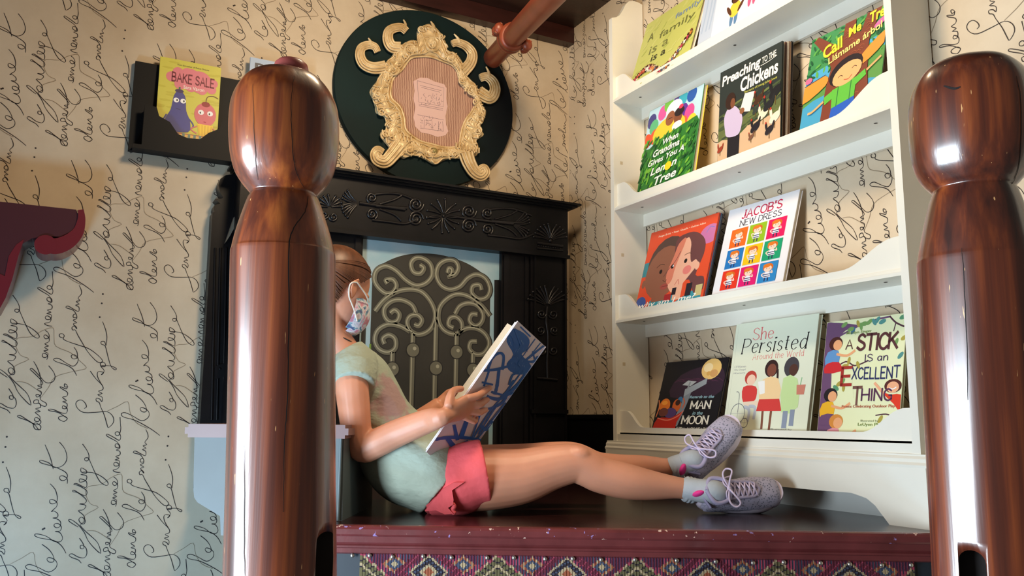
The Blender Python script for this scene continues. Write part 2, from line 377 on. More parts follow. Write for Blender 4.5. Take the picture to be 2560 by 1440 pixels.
DOTS = [(350, 1058), (1355, 490), (1370, 375), (1378, 298), (1655, 990)]
VINE = """900,1190 960,1100 1010,1010 1130,960 1200,940 1255,915 1200,860 1130,800 1015,755 1000,680 990,605 900,640 830,690 720,710 702,770 740,850 805,878 700,940 680,1000
710,1070 780,1072 850,1110 905,1150
1420,1260 1500,1215 1580,1170 1600,1260 1650,1340 1740,1380"""
def _tr(txt):
    out = []
    for l in txt.strip().split('\n'):
        pts = []
        for p in l.split():
            x, y = [float(q) for q in p.split(',')]
            w = aty(x/3.273, 1000+y/3.273, YA); pts.append(Vector((w.x, w.z, 0)))
        out.append(pts)
    return out
_script, _vine = _tr(SCRIPT), _tr(VINE)
_dots = [Vector((aty(x/3.273, 1000+y/3.273, YA).x, aty(x/3.273, 1000+y/3.273, YA).z, 0)) for x, y in DOTS]
LA, LB = Vector((.4625, 0, 0)), Vector((-.2315, .4610, 0))
def write_wall(mb, to3, nrm, inside):
    for i in range(-6, 14):
        for j in range(-4, 8):
            o = LA*i+LB*j
            if not (inside(o+Vector((.15, -.2, 0)), .45)): continue
            for src, m, w, k in ((_script, M_INK, .0020, 3), (_vine, M_VINE, .0017, 3)):
                for st in src:
                    run = []
                    for p in catmull(st, k):
                        q = p+o
                        if inside(q, 0): run.append(to3(q))
                        else:
                            if len(run) > 1: mb.ribbon(run, w, nrm, m)
                            run = []
                    if len(run) > 1: mb.ribbon(run, [w*(.8+.5*abs(math.sin(i*.35))) for i in range(len(run))], nrm, m)
            for p in _dots:
                q = p+o
                if inside(q, 0):
                    c = [q+Vector((.003*math.cos(t), .003*math.sin(t), 0)) for t in [k*PI/4 for k in range(8)]]
                    mb.add([to3(x) for x in c], [list(range(8))], M_INK)
WX0, WZ1 = -0.795, 2.1
mb = MB(); mb.box((WX0, YA, ZF), (XB+.1, YA+.08, WZ1), M_PAPER)
write_wall(mb, lambda q: Vector((q.x, YA-.0006, q.y)), (0, -1, 0), lambda q, e: WX0-e < q.x < XB-.004+e and -0.62-e < q.y < 1.72+e)
struct(mb.build('wall_back'))
mb = MB(); mb.box((XB, 0.2, ZF), (XB+.08, YA+.08, WZ1), M_PAPER)
write_wall(mb, lambda q: Vector((XB-.0006, YA-(q.x-XB), q.y)), (-1, 0, 0), lambda q, e: XB+.004-e < q.x < XB+2.5+e and (.02 if q.x < XB+.53 else -.6)-e < q.y < 1.75+e)
struct(mb.build('wall_right'))
mb = MB(); mb.box((WX0, .2, ZF-.05), (XB+.08, YA+.08, ZF), mat('dark_floor_boards', (70, 48, 40), .5, var=.4, vscale=6))
struct(mb.build('floor'))
mb = MB(); mb.box((-.86, 1.58, ZF), (-.80, YA-.001, 1.73), mat('pinkish_plaster', (196, 170, 150), .7)); struct(mb.build('added_shade_wall_left'))  # unseen wall added to shade the left part of the back wall
# ceiling (dark stained boards), the beam along the back wall
M_CEIL = mat('dark_stained_ceiling', (58, 32, 24), .38, var=.5, vscale=5, stretch=(1, 6, 1), bump=.3)
mb = MB(); zc = 1.735
for i in range(9):
    mb.box((WX0, YA-.02-.30*(i+1)+.003, zc), (XB, YA-.02-.30*i, zc+.03), M_CEIL)
mb.box((WX0, .3, zc+.03), (XB, YA, zc+.05), M_CEIL)
struct(mb.build('ceiling'))
mb = MB(); mb.box((WX0, YA-.05, 1.66), (XB-.001, YA-.001, zc-.001), mat('beam_wood', (56, 24, 20), .35, var=.4, vscale=7, stretch=(1, 8, 8)))
struct(mb.build('trim_1'))
mb = MB(); mb.box((-1.75, -.40, .40), (-.80, 2.30, .46), mat('light_blocker_plaster', (150, 128, 112), .8)); struct(mb.build('added_light_blocker'))  # unseen slab added to keep window light off the upper-left wall
# dark dado along the foot of both walls above the platform
M_DADO = mat('black_green_paint', (8, 9, 11), .55, bump=.1, spec=.2)
mb = MB(); mb.box((XB-.02, 2.50, ZP), (XB-.001, YA-.001, .018), M_DADO); mb.box((XB-.026, 2.50, .006), (XB-.0195, YA-.02, .022), M_DADO)
struct(mb.build('trim_2'))

# ------------------------------------------------------------------ reading platform
E1 = Vector((.589, 1.890, 0)); E2 = Vector((1.7126, 1.2295, 0)); ED = (E2-E1).normalized(); EN = Vector((ED.y, -ED.x, 0))  # outwards (to viewer)
if EN.y > 0: EN = -EN
PL = E1-ED*.20; PR = E2+ED*.165
M_MAR = mat('worn_maroon_paint', (112, 50, 50), .26, coat=.4, var=.35, vscale=14, bump=.25, bscale=30, coatr=.12)
def chip_material():
    m = M_MAR.copy(); m.name = 'chipped_maroon_paint'; nt = m.node_tree; L = nt.links; b = nt.nodes['Principled BSDF']
    src = b.inputs['Base Color'].links[0].from_socket
    tc = nt.nodes.new('ShaderNodeTexCoord'); n = nt.nodes.new('ShaderNodeTexNoise'); n.inputs['Scale'].default_value = 70; n.inputs['Detail'].default_value = 5
    L.new(tc.outputs['Object'], n.inputs['Vector'])
    mr = nt.nodes.new('ShaderNodeMapRange'); mr.inputs[1].default_value = .64; mr.inputs[2].default_value = .67; L.new(n.outputs[0], mr.inputs[0])
    n3 = nt.nodes.new('ShaderNodeTexNoise'); n3.inputs['Scale'].default_value = 9; L.new(tc.outputs['Object'], n3.inputs['Vector'])
    rp = nt.nodes.new('ShaderNodeValToRGB'); rp.color_ramp.interpolation = 'CONSTANT'
    rp.color_ramp.elements[0].color = lin((150, 125, 175))+(1,); rp.color_ramp.elements[1].position = .48; rp.color_ramp.elements[1].color = lin((226, 190, 170))+(1,)
    L.new(n3.outputs[0], rp.inputs[0])
    mx = nt.nodes.new('ShaderNodeMix'); mx.data_type = 'RGBA'; L.new(mr.outputs[0], mx.inputs[0]); L.new(src, mx.inputs[6]); L.new(rp.outputs[0], mx.inputs[7])
    L.new(mx.outputs[2], b.inputs['Base Color']); return m
M_CHIP = chip_material()
M_PTOP = mat('dark_maroon_board', (46, 21, 22), .26, coat=.15, spec=.4, var=.45, vscale=9, stretch=(3, 3, 1), bump=.2, bscale=14, coatr=.1)
plat = empty('reading_platform', (1.2, 2.0, ZF), 'dark maroon raised platform with worn moulded front edge under the reading child', 'platform')
mb = MB()
ply = [(PL.x, PL.y), (PR.x, PR.y), (XB-.002, PR.y+.05), (XB-.002, YA-.002), (PL.x, YA-.002)]
mb.prism(ply, lambda p, t: Vector((p[0], p[1], ZP-.02+.02*t)), M_PTOP); mb.build('platform_top', plat)
# moulded nosing swept along the edge: (out, z)
prof = [(-.002, 0), (.016, 0), (.021, -.003), (.024, -.010), (.024, -.024), (.021, -.029), (.015, -.031), (.015, -.047), (.011, -.052), (.014, -.056), (.014, -.061), (.009, -.064), (.009, -.076), (.003, -.080), (-.002, -.080)]
mb = MB()
prof = [(a, b*.80) for a, b in prof]
def sweep(mb, prof, A, B, m, mf=None, nseg=1):
    n = len(prof)
    fn = lambda P, p: P+EN*p[0]+Vector((0, 0, ZP+p[1]))
    mb.add([fn(A, p) for p in prof]+[fn(B, p) for p in prof], [(i, i+1, n+i+1, n+i) for i in range(n-1)], m)
    mb.add([fn(A, p) for p in prof], [list(range(n))], m); mb.add([fn(B, p) for p in prof], [list(range(n))[::-1]], m)
sweep(mb, prof[:6]+[(-.002, -.0232)], PL, PR, M_CHIP)
sweep(mb, [(-.002, -.0232)]+prof[5:], PL, PR, M_MAR)
# the photo's edge lies at E1..E2, so the board is set back by the nosing depth
o = mb.build('edge_moulding', plat, fix=True)
mb = MB(); mb.slab([PL+EN*-.004+Vector((0, 0, ZF)), PR+EN*-.004+Vector((0, 0, ZF)), PR+EN*-.004+Vector((0, 0, ZP-.063)), PL+EN*-.004+Vector((0, 0, ZP-.063))], -EN*.03, mat('blue_black_riser', (22, 30, 38), .5))
mb.build('riser_board', plat)
# woven riser panel
pal = [mat('tapestry_wine', (96, 28, 46), .9, bump=.8, bscale=400), mat('tapestry_plum', (66, 38, 66), .9), mat('tapestry_olive', (98, 88, 56), .9), mat('tapestry_sand', (172, 148, 112), .9),
       mat('tapestry_slate', (62, 68, 88), .9), mat('tapestry_rust', (150, 78, 48), .9), mat('tapestry_dark', (40, 28, 36), .9), mat('tapestry_rose', (150, 52, 72), .9)]
tp = empty('tapestry_panel', (E1+EN*.006+Vector((0, 0, ZP-.24))), 'woven kilim-patterned riser panel with silver tacks below the maroon platform edge', 'wall hanging')
mb = MB(); LEN = (E2-E1).length; T0 = .03; T1 = LEN-.055; cs = .0032; nx = int((T1-T0)/cs); nz = 40
def kilim(i, j):
    P = 96; x = i % P; xs = min(x, P-x); y = j
    d = abs(xs-24)+abs(y-6)*1.4
    d2 = xs+abs(y-14)*1.3; e = abs(xs-48)+abs(y-11)*1.2
    if e < 4: return 5
    if e < 7: return 3
    if e < 12: return 6 if (i//2+j) % 3 else 4
    if e < 14: return 3
    if 17 < e < 24: return 0 if (i+j) % 5 else 7
    if d2 < 5: return 2
    if 9 < d2 < 11.5: return 3
    if d2 < 18: return 2 if (xs//2+y) % 4 else 6
    if 18 <= d2 < 20.5: return 3 if (i//3) % 2 else 7
    if d < 3: return 3
    if d < 6: return 4
    if d < 9: return 5 if (i % 3) else 3
    if (i % 2) == 0: return 1 if (i//9) % 3 else 4
    return 0 if (i//7+j//6) % 3 else 7
for i in range(nx):
    for j in range(nz):
        a = E1+ED*(T0+i*cs)+EN*(.003+.0011*((i % 2)))+Vector((0, 0, ZP-.064-j*cs)); b = a+ED*cs*.99
        mb.add([a, b, b-Vector((0, 0, cs)), a-Vector((0, 0, cs))], [(3, 2, 1, 0)], pal[kilim(i, j)])
a = E1+ED*T0+EN*(-.003)+Vector((0, 0, ZP-.0645)); b = E1+ED*T1+EN*(-.003)+Vector((0, 0, ZP-.0645))
mb.slab([a, b, b-Vector((0, 0, nz*cs)), a-Vector((0, 0, nz*cs))], EN*.0058, pal[6])
mb.build('woven_cloth', tp)
M_TACK = mat('nickel_tack', (206, 200, 190), .25, metal=.9)
for k, px in enumerate([881, 924, 981, 1058, 1129, 1218, 1285, 1363, 1432, 1503, 1588, 1692, 1790, 1883, 1960, 2052, 2125, 2205, 2278]):
    py = 1391+(px-980)*.0165+random.uniform(-2, 2)
    d = ray(px, py); Q = E1+EN*.007; P = d*(Q.dot(EN)/d.dot(EN))
    mb = MB(); z = Vector((0, 0, 1)); mb.ell(P, (ED*.0052, z*.0052, EN*.0034), M_TACK, 10, 6); mb.build('tack', tp)

# ------------------------------------------------------------------ newel posts
def wood_post(name):
    m = bpy.data.materials.new(name); m.use_nodes = True; nt = m.node_tree; L = nt.links; b = nt.nodes['Principled BSDF']
    tc = nt.nodes.new('ShaderNodeTexCoord'); mp = nt.nodes.new('ShaderNodeMapping'); mp.inputs['Scale'].default_value = (1, 1, .018)
    L.new(tc.outputs['Object'], mp.inputs[0])
    n = nt.nodes.new('ShaderNodeTexNoise'); n.inputs['Scale'].default_value = 70; n.inputs['Detail'].default_value = 8; n.inputs['Distortion'].default_value = .25
    L.new(mp.outputs[0], n.inputs['Vector'])
    mp2 = nt.nodes.new('ShaderNodeMapping'); mp2.inputs['Scale'].default_value = (1, 1, .09); L.new(tc.outputs['Object'], mp2.inputs[0])
    n2 = nt.nodes.new('ShaderNodeTexNoise'); n2.inputs['Scale'].default_value = 11; n2.inputs['Detail'].default_value = 4; L.new(mp2.outputs[0], n2.inputs['Vector'])
    ad = nt.nodes.new('ShaderNodeMath'); ad.operation = 'MULTIPLY_ADD'; ad.inputs[1].default_value = .45; L.new(n.outputs[0], ad.inputs[0])
    ml = nt.nodes.new('ShaderNodeMath'); ml.operation = 'MULTIPLY'; ml.inputs[1].default_value = .55; L.new(n2.outputs[0], ml.inputs[0]); L.new(ml.outputs[0], ad.inputs[2])
    r = nt.nodes.new('ShaderNodeValToRGB'); e = r.color_ramp.elements
    e[0].position = .36; e[0].color = lin((52, 20, 15))+(1,); e[1].position = .66; e[1].color = lin((172, 92, 38))+(1,)
    q = e.new(.47); q.color = lin((92, 38, 20))+(1,); q = e.new(.55); q.color = lin((130, 60, 26))+(1,)
    L.new(ad.outputs[0], r.inputs[0])
    # pale scratches
    mp3 = nt.nodes.new('ShaderNodeMapping'); mp3.inputs['Scale'].default_value = (1, 1, .12); mp3.inputs['Rotation'].default_value = (.12, .2, 0); L.new(tc.outputs['Object'], mp3.inputs[0])
    n3 = nt.nodes.new('ShaderNodeTexNoise'); n3.inputs['Scale'].default_value = 240; n3.inputs['Detail'].default_value = 2; L.new(mp3.outputs[0], n3.inputs['Vector'])
    mr = nt.nodes.new('ShaderNodeMapRange'); mr.inputs[1].default_value = .735; mr.inputs[2].default_value = .76; L.new(n3.outputs[0], mr.inputs[0])
    mx = nt.nodes.new('ShaderNodeMix'); mx.data_type = 'RGBA'; L.new(mr.outputs[0], mx.inputs[0]); L.new(r.outputs[0], mx.inputs[6]); mx.inputs[7].default_value = lin((226, 170, 110))+(1,)
    L.new(mx.outputs[2], b.inputs['Base Color'])
    b.inputs['Roughness'].default_value = .42; b.inputs['Coat Weight'].default_value = 1.0; b.inputs['Coat Roughness'].default_value = .20; b.inputs['Coat IOR'].default_value = 1.65
    bp = nt.nodes.new('ShaderNodeBump'); bp.inputs['Strength'].default_value = .22; bp.inputs['Distance'].default_value = .002
    L.new(n.outputs[0], bp.inputs['Height']); L.new(bp.outputs[0], b.inputs['Normal']); L.new(bp.outputs[0], b.inputs['Coat Normal'])
    return m
M_POST = wood_post('varnished_post_wood')
M_CRACK_SLOT_SHADE = mat('crack_and_slot_shade_dark', (22, 10, 8), .7)
def post(label, depth, axis_px, prof_px, slot, cracks, capped):
    """axis_px: top and bottom pixel of the axis; prof_px rows: (pixel row, half width px)"""
    (xt, yt), (xb, yb) = axis_px
    A = ray(xt, yt)*depth; B = ray(xb, yb)*depth
    d0 = A.to_2d().normalized()
    # bring the foot under the head: same horizontal distance from the camera
    B = ray(xb, yb); B = B*(A.to_2d().length/B.to_2d().length)
    def P(py):
        t = (py-yt)/(yb-yt); r = ray(xt+(xb-xt)*t, py); return r*(A.to_2d().length/r.to_2d().length)
    base = P(1440); dirn = (B-A).normalized(); foot = B+dirn*((ZF-B.z)/dirn.z)
    root = empty('newel_post', (foot.x, foot.y, ZF), label, 'post', )
    rows = []
    for py, hw in prof_px:
        c = P(py); rows.append((c, hw*c.dot(CF)/FPX*.985))
    c9, r9 = rows[-1]
    for k in range(1, 7): rows.append((c9+(foot-c9)*(k/6), r9*(1+.012*k)))
    cs = catmull([r[0] for r in rows], 5); rs = [v.x for v in catmull([Vector((r[1], 0, 0)) for r in rows], 5)]
    seg = 72; vs = []; fs = []
    rnd = random.Random(int(depth*1000)); ph = [rnd.uniform(0, 6) for _ in range(4)]
    side = d0.to_3d(); lat = Vector((side.y, -side.x, 0))
    for c, r in zip(cs, rs):
        for k in range(seg):
            t = 2*PI*k/seg
            w = 1+.012*math.cos(8*t+.4)+.008*math.sin(3*t+ph[0]+c.z*2)
            ct, st = math.cos(t), math.sin(t); p = 2.35
            q = (abs(ct)**p+abs(st)**p)**(-1/p)
            vs.append(c+lat*(r*w*ct*(1+(q-1)*.6))+side*(r*w*st*(1+(q-1)*.6)))
    n = len(cs)
    fs = [(i*seg+k, (i+1)*seg+k, (i+1)*seg+(k+1) % seg, i*seg+(k+1) % seg) for i in range(n-1) for k in range(seg)]
    fs += [list(range(seg))[::-1], [(n-1)*seg+k for k in range(seg)]]
    m = MB(); m.add(vs, fs, M_POST, True); body = m.build('post_shaft', root, fix=True)
    if slot:
        (sx, sy, sw, sb) = slot
        c = P(sy+sw); rr = ray(sx, sy+sw); dd = rr*((c.to_2d().length-.085)/rr.to_2d().length)
        cut = MB(); w = sw*dd.dot(CF)/FPX; pts = [(-w, -.16)]+[(w*math.cos(t), w*math.sin(t)) for t in [PI-PI*k/12 for k in range(13)]]+[(w, -.16)]
        lat2 = Vector((rr.y, -rr.x, 0)).normalized(); fw = Vector((rr.x, rr.y, 0)).normalized()
        cut.prism(pts, lambda p, t: dd+lat2*p[0]+Vector((0, 0, p[1]))+fw*(-.04+.10*t), M_CRACK_SLOT_SHADE)  # slot walls coloured dark, painting in the shade inside the hole
        boolcut(body, cut, 'post_shaft')
    # cracks: polylines given by pixels laid onto the shaft surface
    from mathutils.bvhtree import BVHTree
    bm = bmesh.new(); bm.from_mesh(body.data); bv = BVHTree.FromBMesh(bm); bm.free()
    for line, wd in cracks:
        pts = []; ns = []
        for p in catmull([(a, b, 0) for a, b in line], 6):
            h = bv.ray_cast(Vector((0, 0, 0)), ray(p.x+random.uniform(-1, 1), p.y).normalized())
            if h[0] is not None: pts.append(h[0]+h[1]*.0006); ns.append(h[1])
        if len(pts) > 2:
            q = MB(); vs = []
            for i, p in enumerate(pts):
                T = (pts[min(i+1, len(pts)-1)]-pts[max(i-1, 0)]).normalized(); S = ns[i].cross(T).normalized()*wd*.6*(.5+.8*math.sin(PI*i/len(pts)))
                vs += [p+S, p-S]
            q.add(vs, [(2*i, 2*i+1, 2*i+3, 2*i+2) for i in range(len(pts)-1)], M_CRACK_SLOT_SHADE); q.build('crack', root)
    if capped:
        c, r = rows[0]; q = MB(); up = -dirn
        q.lathe = None
        pr = [(.0, .046), (.012, .0455), (.024, .041), (.032, .032), (.036, .018), (.0365, .002)]
        vs = []; sg = 28
        for (rr_, hh) in [(.0255, -.012), (.0250, .002), (.0235, .009), (.0185, .014), (.010, .017), (.001, .018)]:
            for k in range(sg): t = 2*PI*k/sg; vs.append(c+up*hh+lat*(.009+rr_*math.cos(t))+side*(rr_*math.sin(t)))
        q.add(vs, [(i*sg+k, i*sg+(k+1) % sg, (i+1)*sg+(k+1) % sg, (i+1)*sg+k) for i in range(5) for k in range(sg)], mat('red_painted_peg', (170, 84, 78), .4, coat=.3), True)
        tag(q.build('top_peg', root), 'red painted peg on top of the post')
    return root
post('varnished brown newel post in front of the child, with a red peg on top', 1.22, ((712, 170), (700, 1440)),
     [(175, 4), (178, 38), (191, 73), (217, 105), (258, 127), (310, 134), (380, 132), (430, 121), (462, 103), (482, 86), (489, 81), (500, 87), (530, 98), (580, 114), (625, 125), (660, 128), (900, 130), (1200, 134), (1440, 139)],
     (813, 1340, 22, 0), [([(735, 190), (728, 260), (730, 340), (738, 420), (760, 470)], .0007), ([(770, 490), (762, 530), (735, 570), (722, 620), (722, 800), (718, 1000), (712, 1100), (708, 1280)], .0011), ([(632, 210), (634, 300), (640, 400), (645, 450)], .0005), ([(612, 1110), (611, 1300), (612, 1440)], .0007)], True)
post('varnished brown newel post beside the white bookcase, a dark slot near its foot', 1.10, ((2420, 165), (2475, 1440)),
     [(150, 4), (152, 46), (164, 84), (190, 116), (232, 136), (300, 143), (380, 139), (430, 126), (458, 108), (470, 97), (476, 94), (487, 98), (520, 108), (580, 122), (640, 134), (680, 137), (900, 136), (1200, 133), (1440, 131)],
     (2431, 1384, 31, 0), [([(2540, 190), (2552, 260), (2549, 400), (2530, 460)], .001), ([(2360, 215), (2385, 222), (2400, 218)], .002), ([(2405, 620), (2415, 800), (2420, 1000)], .0005)], False)

# ------------------------------------------------------------------ bookcase
M_WHITE = mat('white_painted_wood', (238, 234, 220), .38, coat=.15, var=.06, vscale=4)
M_SCREW = mat('screw_hole', (70, 60, 52), .6)
bc = empty('bookcase', (1.8, 1.88, ZP), 'tall white display bookcase with scalloped ledges standing against the wallpaper', 'bookcase')
XF = 1.735; YL = 2.493; YR = 1.275; TH = .021; XS = XB-.006
ZT = atx(1522, 50, XF).z
def side_profile():
    pts = [(XF, ZP+.12), (XF, ZT-.004)]
    for (a, b) in ((0.0, 0.0), (.02, .006), (.035, .016), (.05, .036), (.065, .062), (.08, .076), (.10, .082), (.125, .082), (XS-XF, .078)):
        pts.append((XF+a, ZT+b*1.15))
    pts.append((XS, ZP+.12)); return pts
for y0 in (YL-TH, YR):
    mb = MB(); mb.prism(side_profile(), lambda p, t: Vector((p[0], y0+TH*t, p[1])), M_WHITE)
    for zz in (.95, .6, .2, .0):
        if y0 > 2:
            c = Vector((XF+.035, y0-.0004, zz)); mb.add([c+Vector((-.006, 0, -.006)), c+Vector((.006, 0, -.006)), c+Vector((.006, 0, .006)), c+Vector((-.006, 0, .006))], [(0, 1, 2, 3)], mat('filler_spot', (205, 190, 160), .5))
    o = mb.build('side_panel', bc, fix=True)
yl, yr = YL-TH, YR+TH
ZL = [ (aty(px, py, yl)).z for px, py in ((1536.5, 257), (1541, 527.6), (1543, 808), (1551, 1087))]
XLIP = XF+.014
for i, z in enumerate(ZL):
    mb = MB(); bt = .018 if i < 3 else .008
    mb.box((XLIP+.001, yr, z+bt-.017), (XS, yl, z+bt), M_WHITE)
    for py in (yl-.09, (yl+yr)/2, yr+.09):
        c = Vector((XF+.06, py, z+.0005)); mb.ell(c, ((.005, 0, 0), (0, .005, 0), (0, 0, .0006)), M_SCREW, 10, 4)
    mb.box((XS-.012, yr, z-.045), (XS, yl, z+.001), M_WHITE)      # hanging rail under the board at the back
    mb.build('shelf_board', bc)
    # lip: low in the middle, swelling at both ends
    top = []; hl = .041 if i < 3 else .027; eL = .102 if i < 3 else .084; eR = (.10, .104, .099, .085)[i]
    W = yl-yr
    for k in range(81):
        y = yl-W*k/80; dl = yl-y; dr = y-yr
        s1 = .5-.5*math.cos(PI*min(1, max(0, (dl-.035)/.095))); s2 = .5-.5*math.cos(PI*min(1, max(0, (dr-.022)/(.165 if i < 3 else .13))))
        h = hl+(eL-hl)*(1-s1)+(eR-hl)*(1-s2); top.append((y, z+h))
    lo = .012 if i < 3 else .001
    poly = [(yl, z+lo)]+top+[(yr, z+lo)]
    mb = MB(); mb.prism(poly, lambda p, t: Vector((XLIP+.001+.012*t, p[0], p[1])), M_WHITE)
    if i < 3: mb.box((XF+.001, yr, z), (XLIP+.001, yl, z+.009), M_WHITE); mb.box((XF+.006, yr, z+.009), (XLIP+.002, yl, z+.014), M_WHITE); mb.box((XF+.010, yr, z+.014), (XLIP+.002, yl, z+.018), M_WHITE)
    mb.build('shelf_lip', bc, fix=True)
# plinth
XP = 1.7235; pz1 = atx(2305, 1137, XP).z
mb = MB(); ypl, ypr = 2.525, 1.257
cut = [atx(a, b, XP) for a, b in ((2224, 1312), (2208, 1291), (2187, 1263), (2166, 1245.5), (2128, 1232), (2047, 1226))]
flat = cut[-1].z
cutR = [(p.y, p.z) for p in cut]; cutR[0] = (cutR[0][0], ZP)
mir = [(ypl-(y-ypr), z) for y, z in cutR][::-1]
poly = [(ypr, ZP)]+cutR+mir+[(ypl, ZP), (ypl, pz1-.030), (ypr, pz1-.030)]
mb.prism(poly, lambda p, t: Vector((XP+.018*t, p[0], p[1])), M_WHITE)
for y in (ypr, ypl-.018): mb.box((XP+.0181, y, ZP), (XS, y+.018, pz1-.030), M_WHITE)
mb.build('plinth', bc, fix=True)
mb = MB(); pr = [(0, -.030), (-.001, -.024), (.004, -.018), (.004, -.010), (.009, -.004), (.009, 0)]
for a, b in zip(pr, pr[1:]):
    pass
poly = [(XP+p[0], pz1+p[1]) for p in pr]+[(XS, pz1), (XS, pz1-.03)]
mb.prism(poly, lambda p, t: Vector((p[0], ypr-.004+(ypl-ypr+.008)*t, p[1])), M_WHITE); mb.build('plinth_moulding', bc, fix=True)
mb = MB(); mb.box((XF+.002, yr-.001, pz1), (XLIP+.0009, yl+.001, ZL[3]+.003), M_WHITE); mb.build('front_rail', bc)
# white skirting behind the plinth
mb = MB(); mb.box((XB-.024, 1.2, ZP), (XB-.001, 2.495, ZP+.09), mat('skirting_white', (225, 226, 220), .4)); struct(mb.build('baseboard_right'))

# ------------------------------------------------------------------ books on the bookcase
M_PAGE = mat('book_pages', (226, 216, 196), .8, var=.12, vscale=300, stretch=(1, 1, 1))
def make_book(corner_px, xb, xt, label, art, cover=(240, 240, 240), edge=None, th=.012, n_zlow=.0, group=None, back=True, spine=None):
    """corner pixels: top-left, top-right, bottom-left of the visible cover; xb / xt depth of foot and head"""
    TL = atx(*corner_px[0], xt); TR = atx(*corner_px[1], xt); BL = atx(*corner_px[2], xb)
    up = (TL-BL); 
    # the foot stands behind the lip on the board
    zt = (TL.z+TR.z)/2; yL = (TL.y+BL.y)/2; yR = TR.y-(TL.y-BL.y)/2
    zb = art_base
    foot = Vector((xb, 0, zb)); head = Vector((xt, 0, zt))
    # extend line from visible bottom down to the board
    vdir = Vector((xt-xb, 0, zt-BL.z)).normalized(); H = (zt-zb)/vdir.z
    o = Vector((xt, yL, zt))-vdir*H; u = Vector((0, -1, 0)); W = yL-yR; nrm = u.cross(vdir)
    if nrm.x > 0: nrm = -nrm
    root = empty('picture_book', (o.x, (yL+yR)/2, zb), label, 'book', group)
    c = ink(cover); sp = ink(spine or cover)
    mb = MB(); ct = .0018
    def q(x, y, z): return o+u*x+vdir*y-nrm*z
    def slab(x0, x1, y0, y1, z0, z1, m, M):
        vs = [q(x0, y0, z0), q(x1, y0, z0), q(x1, y1, z0), q(x0, y1, z0), q(x0, y0, z1), q(x1, y0, z1), q(x1, y1, z1), q(x0, y1, z1)]
        M.add(vs, [(0, 1, 2, 3), (7, 6, 5, 4), (4, 5, 1, 0), (5, 6, 2, 1), (6, 7, 3, 2), (7, 4, 0, 3)], m)
    slab(0, W, 0, H, 0, ct, c, mb); slab(0, W, 0, H, th-ct, th, ink(edge or cover), mb); slab(0, .003, 0, H, ct, th-ct, sp, mb)
    A = Art(mb, q(0, 0, 0), u, vdir, W, H); A.n = nrm
    if art: art(A)
    mb.build('cover', root)
    m2 = MB(); slab(.003, W-.003, .003, H-.003, ct, th-ct, M_PAGE, m2); m2.build('pages', root)
    return root
def blob_person(A, x, y, s, skin, hair, top, legs):
    A.oval(x-s*.15, y-s*.55, s*.12, s*.5, legs); A.oval(x+s*.15, y-s*.55, s*.12, s*.5, legs)
    A.oval(x, y, s*.38, s*.5, top); A.oval(x-s*.4, y+s*.05, s*.1, s*.38, skin, .5); A.oval(x+s*.4, y+s*.05, s*.1, s*.38, skin, -.5)
    A.oval(x, y+s*.72, s*.34, s*.36, hair); A.oval(x, y+s*.64, s*.26, s*.27, skin)
def a_family(A):
    A.rect(0, 0, 1, 1, (196, 200, 110))
    rnd = random.Random(3)
    for k in range(60): A.oval(rnd.random(), rnd.random(), .05, .012, rnd.choice([(186, 194, 100), (206, 208, 126)]), rnd.random())
    A.text('A', .12, .66, .22, .78, (110, 112, 60), .01); A.text('family', .34, .56, .92, .70, (112, 116, 64), .0); A.text('is a', .22, .42, .55, .54, (120, 122, 66)); A.text('family', .56, .74, .97, .84, (130, 150, 180), .01)
    A.text('is a', .30, .28, .55, .38, (60, 60, 40), .01)
    for k in range(26):
        t = k/25; x = .05+.9*t; y = .10+.10*math.sin(t*7)+.26*max(0, t-.55)*1.6
        blob_person(A, x, y, .055, rnd.choice([(120, 76, 50), (224, 180, 140), (70, 44, 30)]), rnd.choice([(40, 26, 20), (110, 50, 30), (230, 220, 200)]), rnd.choice([(200, 70, 50), (210, 130, 60), (250, 245, 235), (70, 90, 120), (190, 60, 90)]), rnd.choice([(60, 50, 44), (240, 236, 220), (150, 80, 50)]))
def a_welcome(A):
    A.rect(0, 0, 1, 1, (222, 222, 238)); A.rect(0, 0, .16, 1, (188, 202, 222))
    A.text('All', .22, .50, .50, .68, (150, 170, 205), .01, .2); A.text('are', .56, .62, .8, .72, (150, 170, 205), .01, .2); A.text('welcome', .2, .78, .95, .92, (140, 160, 200), .01, .2)
    for x in (.03, .08, .12): A.line([(x, .2), (x+.02, .5), (x, .9)], .02, (170, 188, 212))
    blob_person(A, .40, .26, .16, (90, 56, 40), (40, 28, 24), (236, 200, 70), (90, 130, 170)); blob_person(A, .58, .36, .16, (150, 90, 60), (150, 50, 44), (120, 170, 220), (210, 90, 130))
    A.text('SALE', .82, .30, .99, .36, (50, 50, 60))
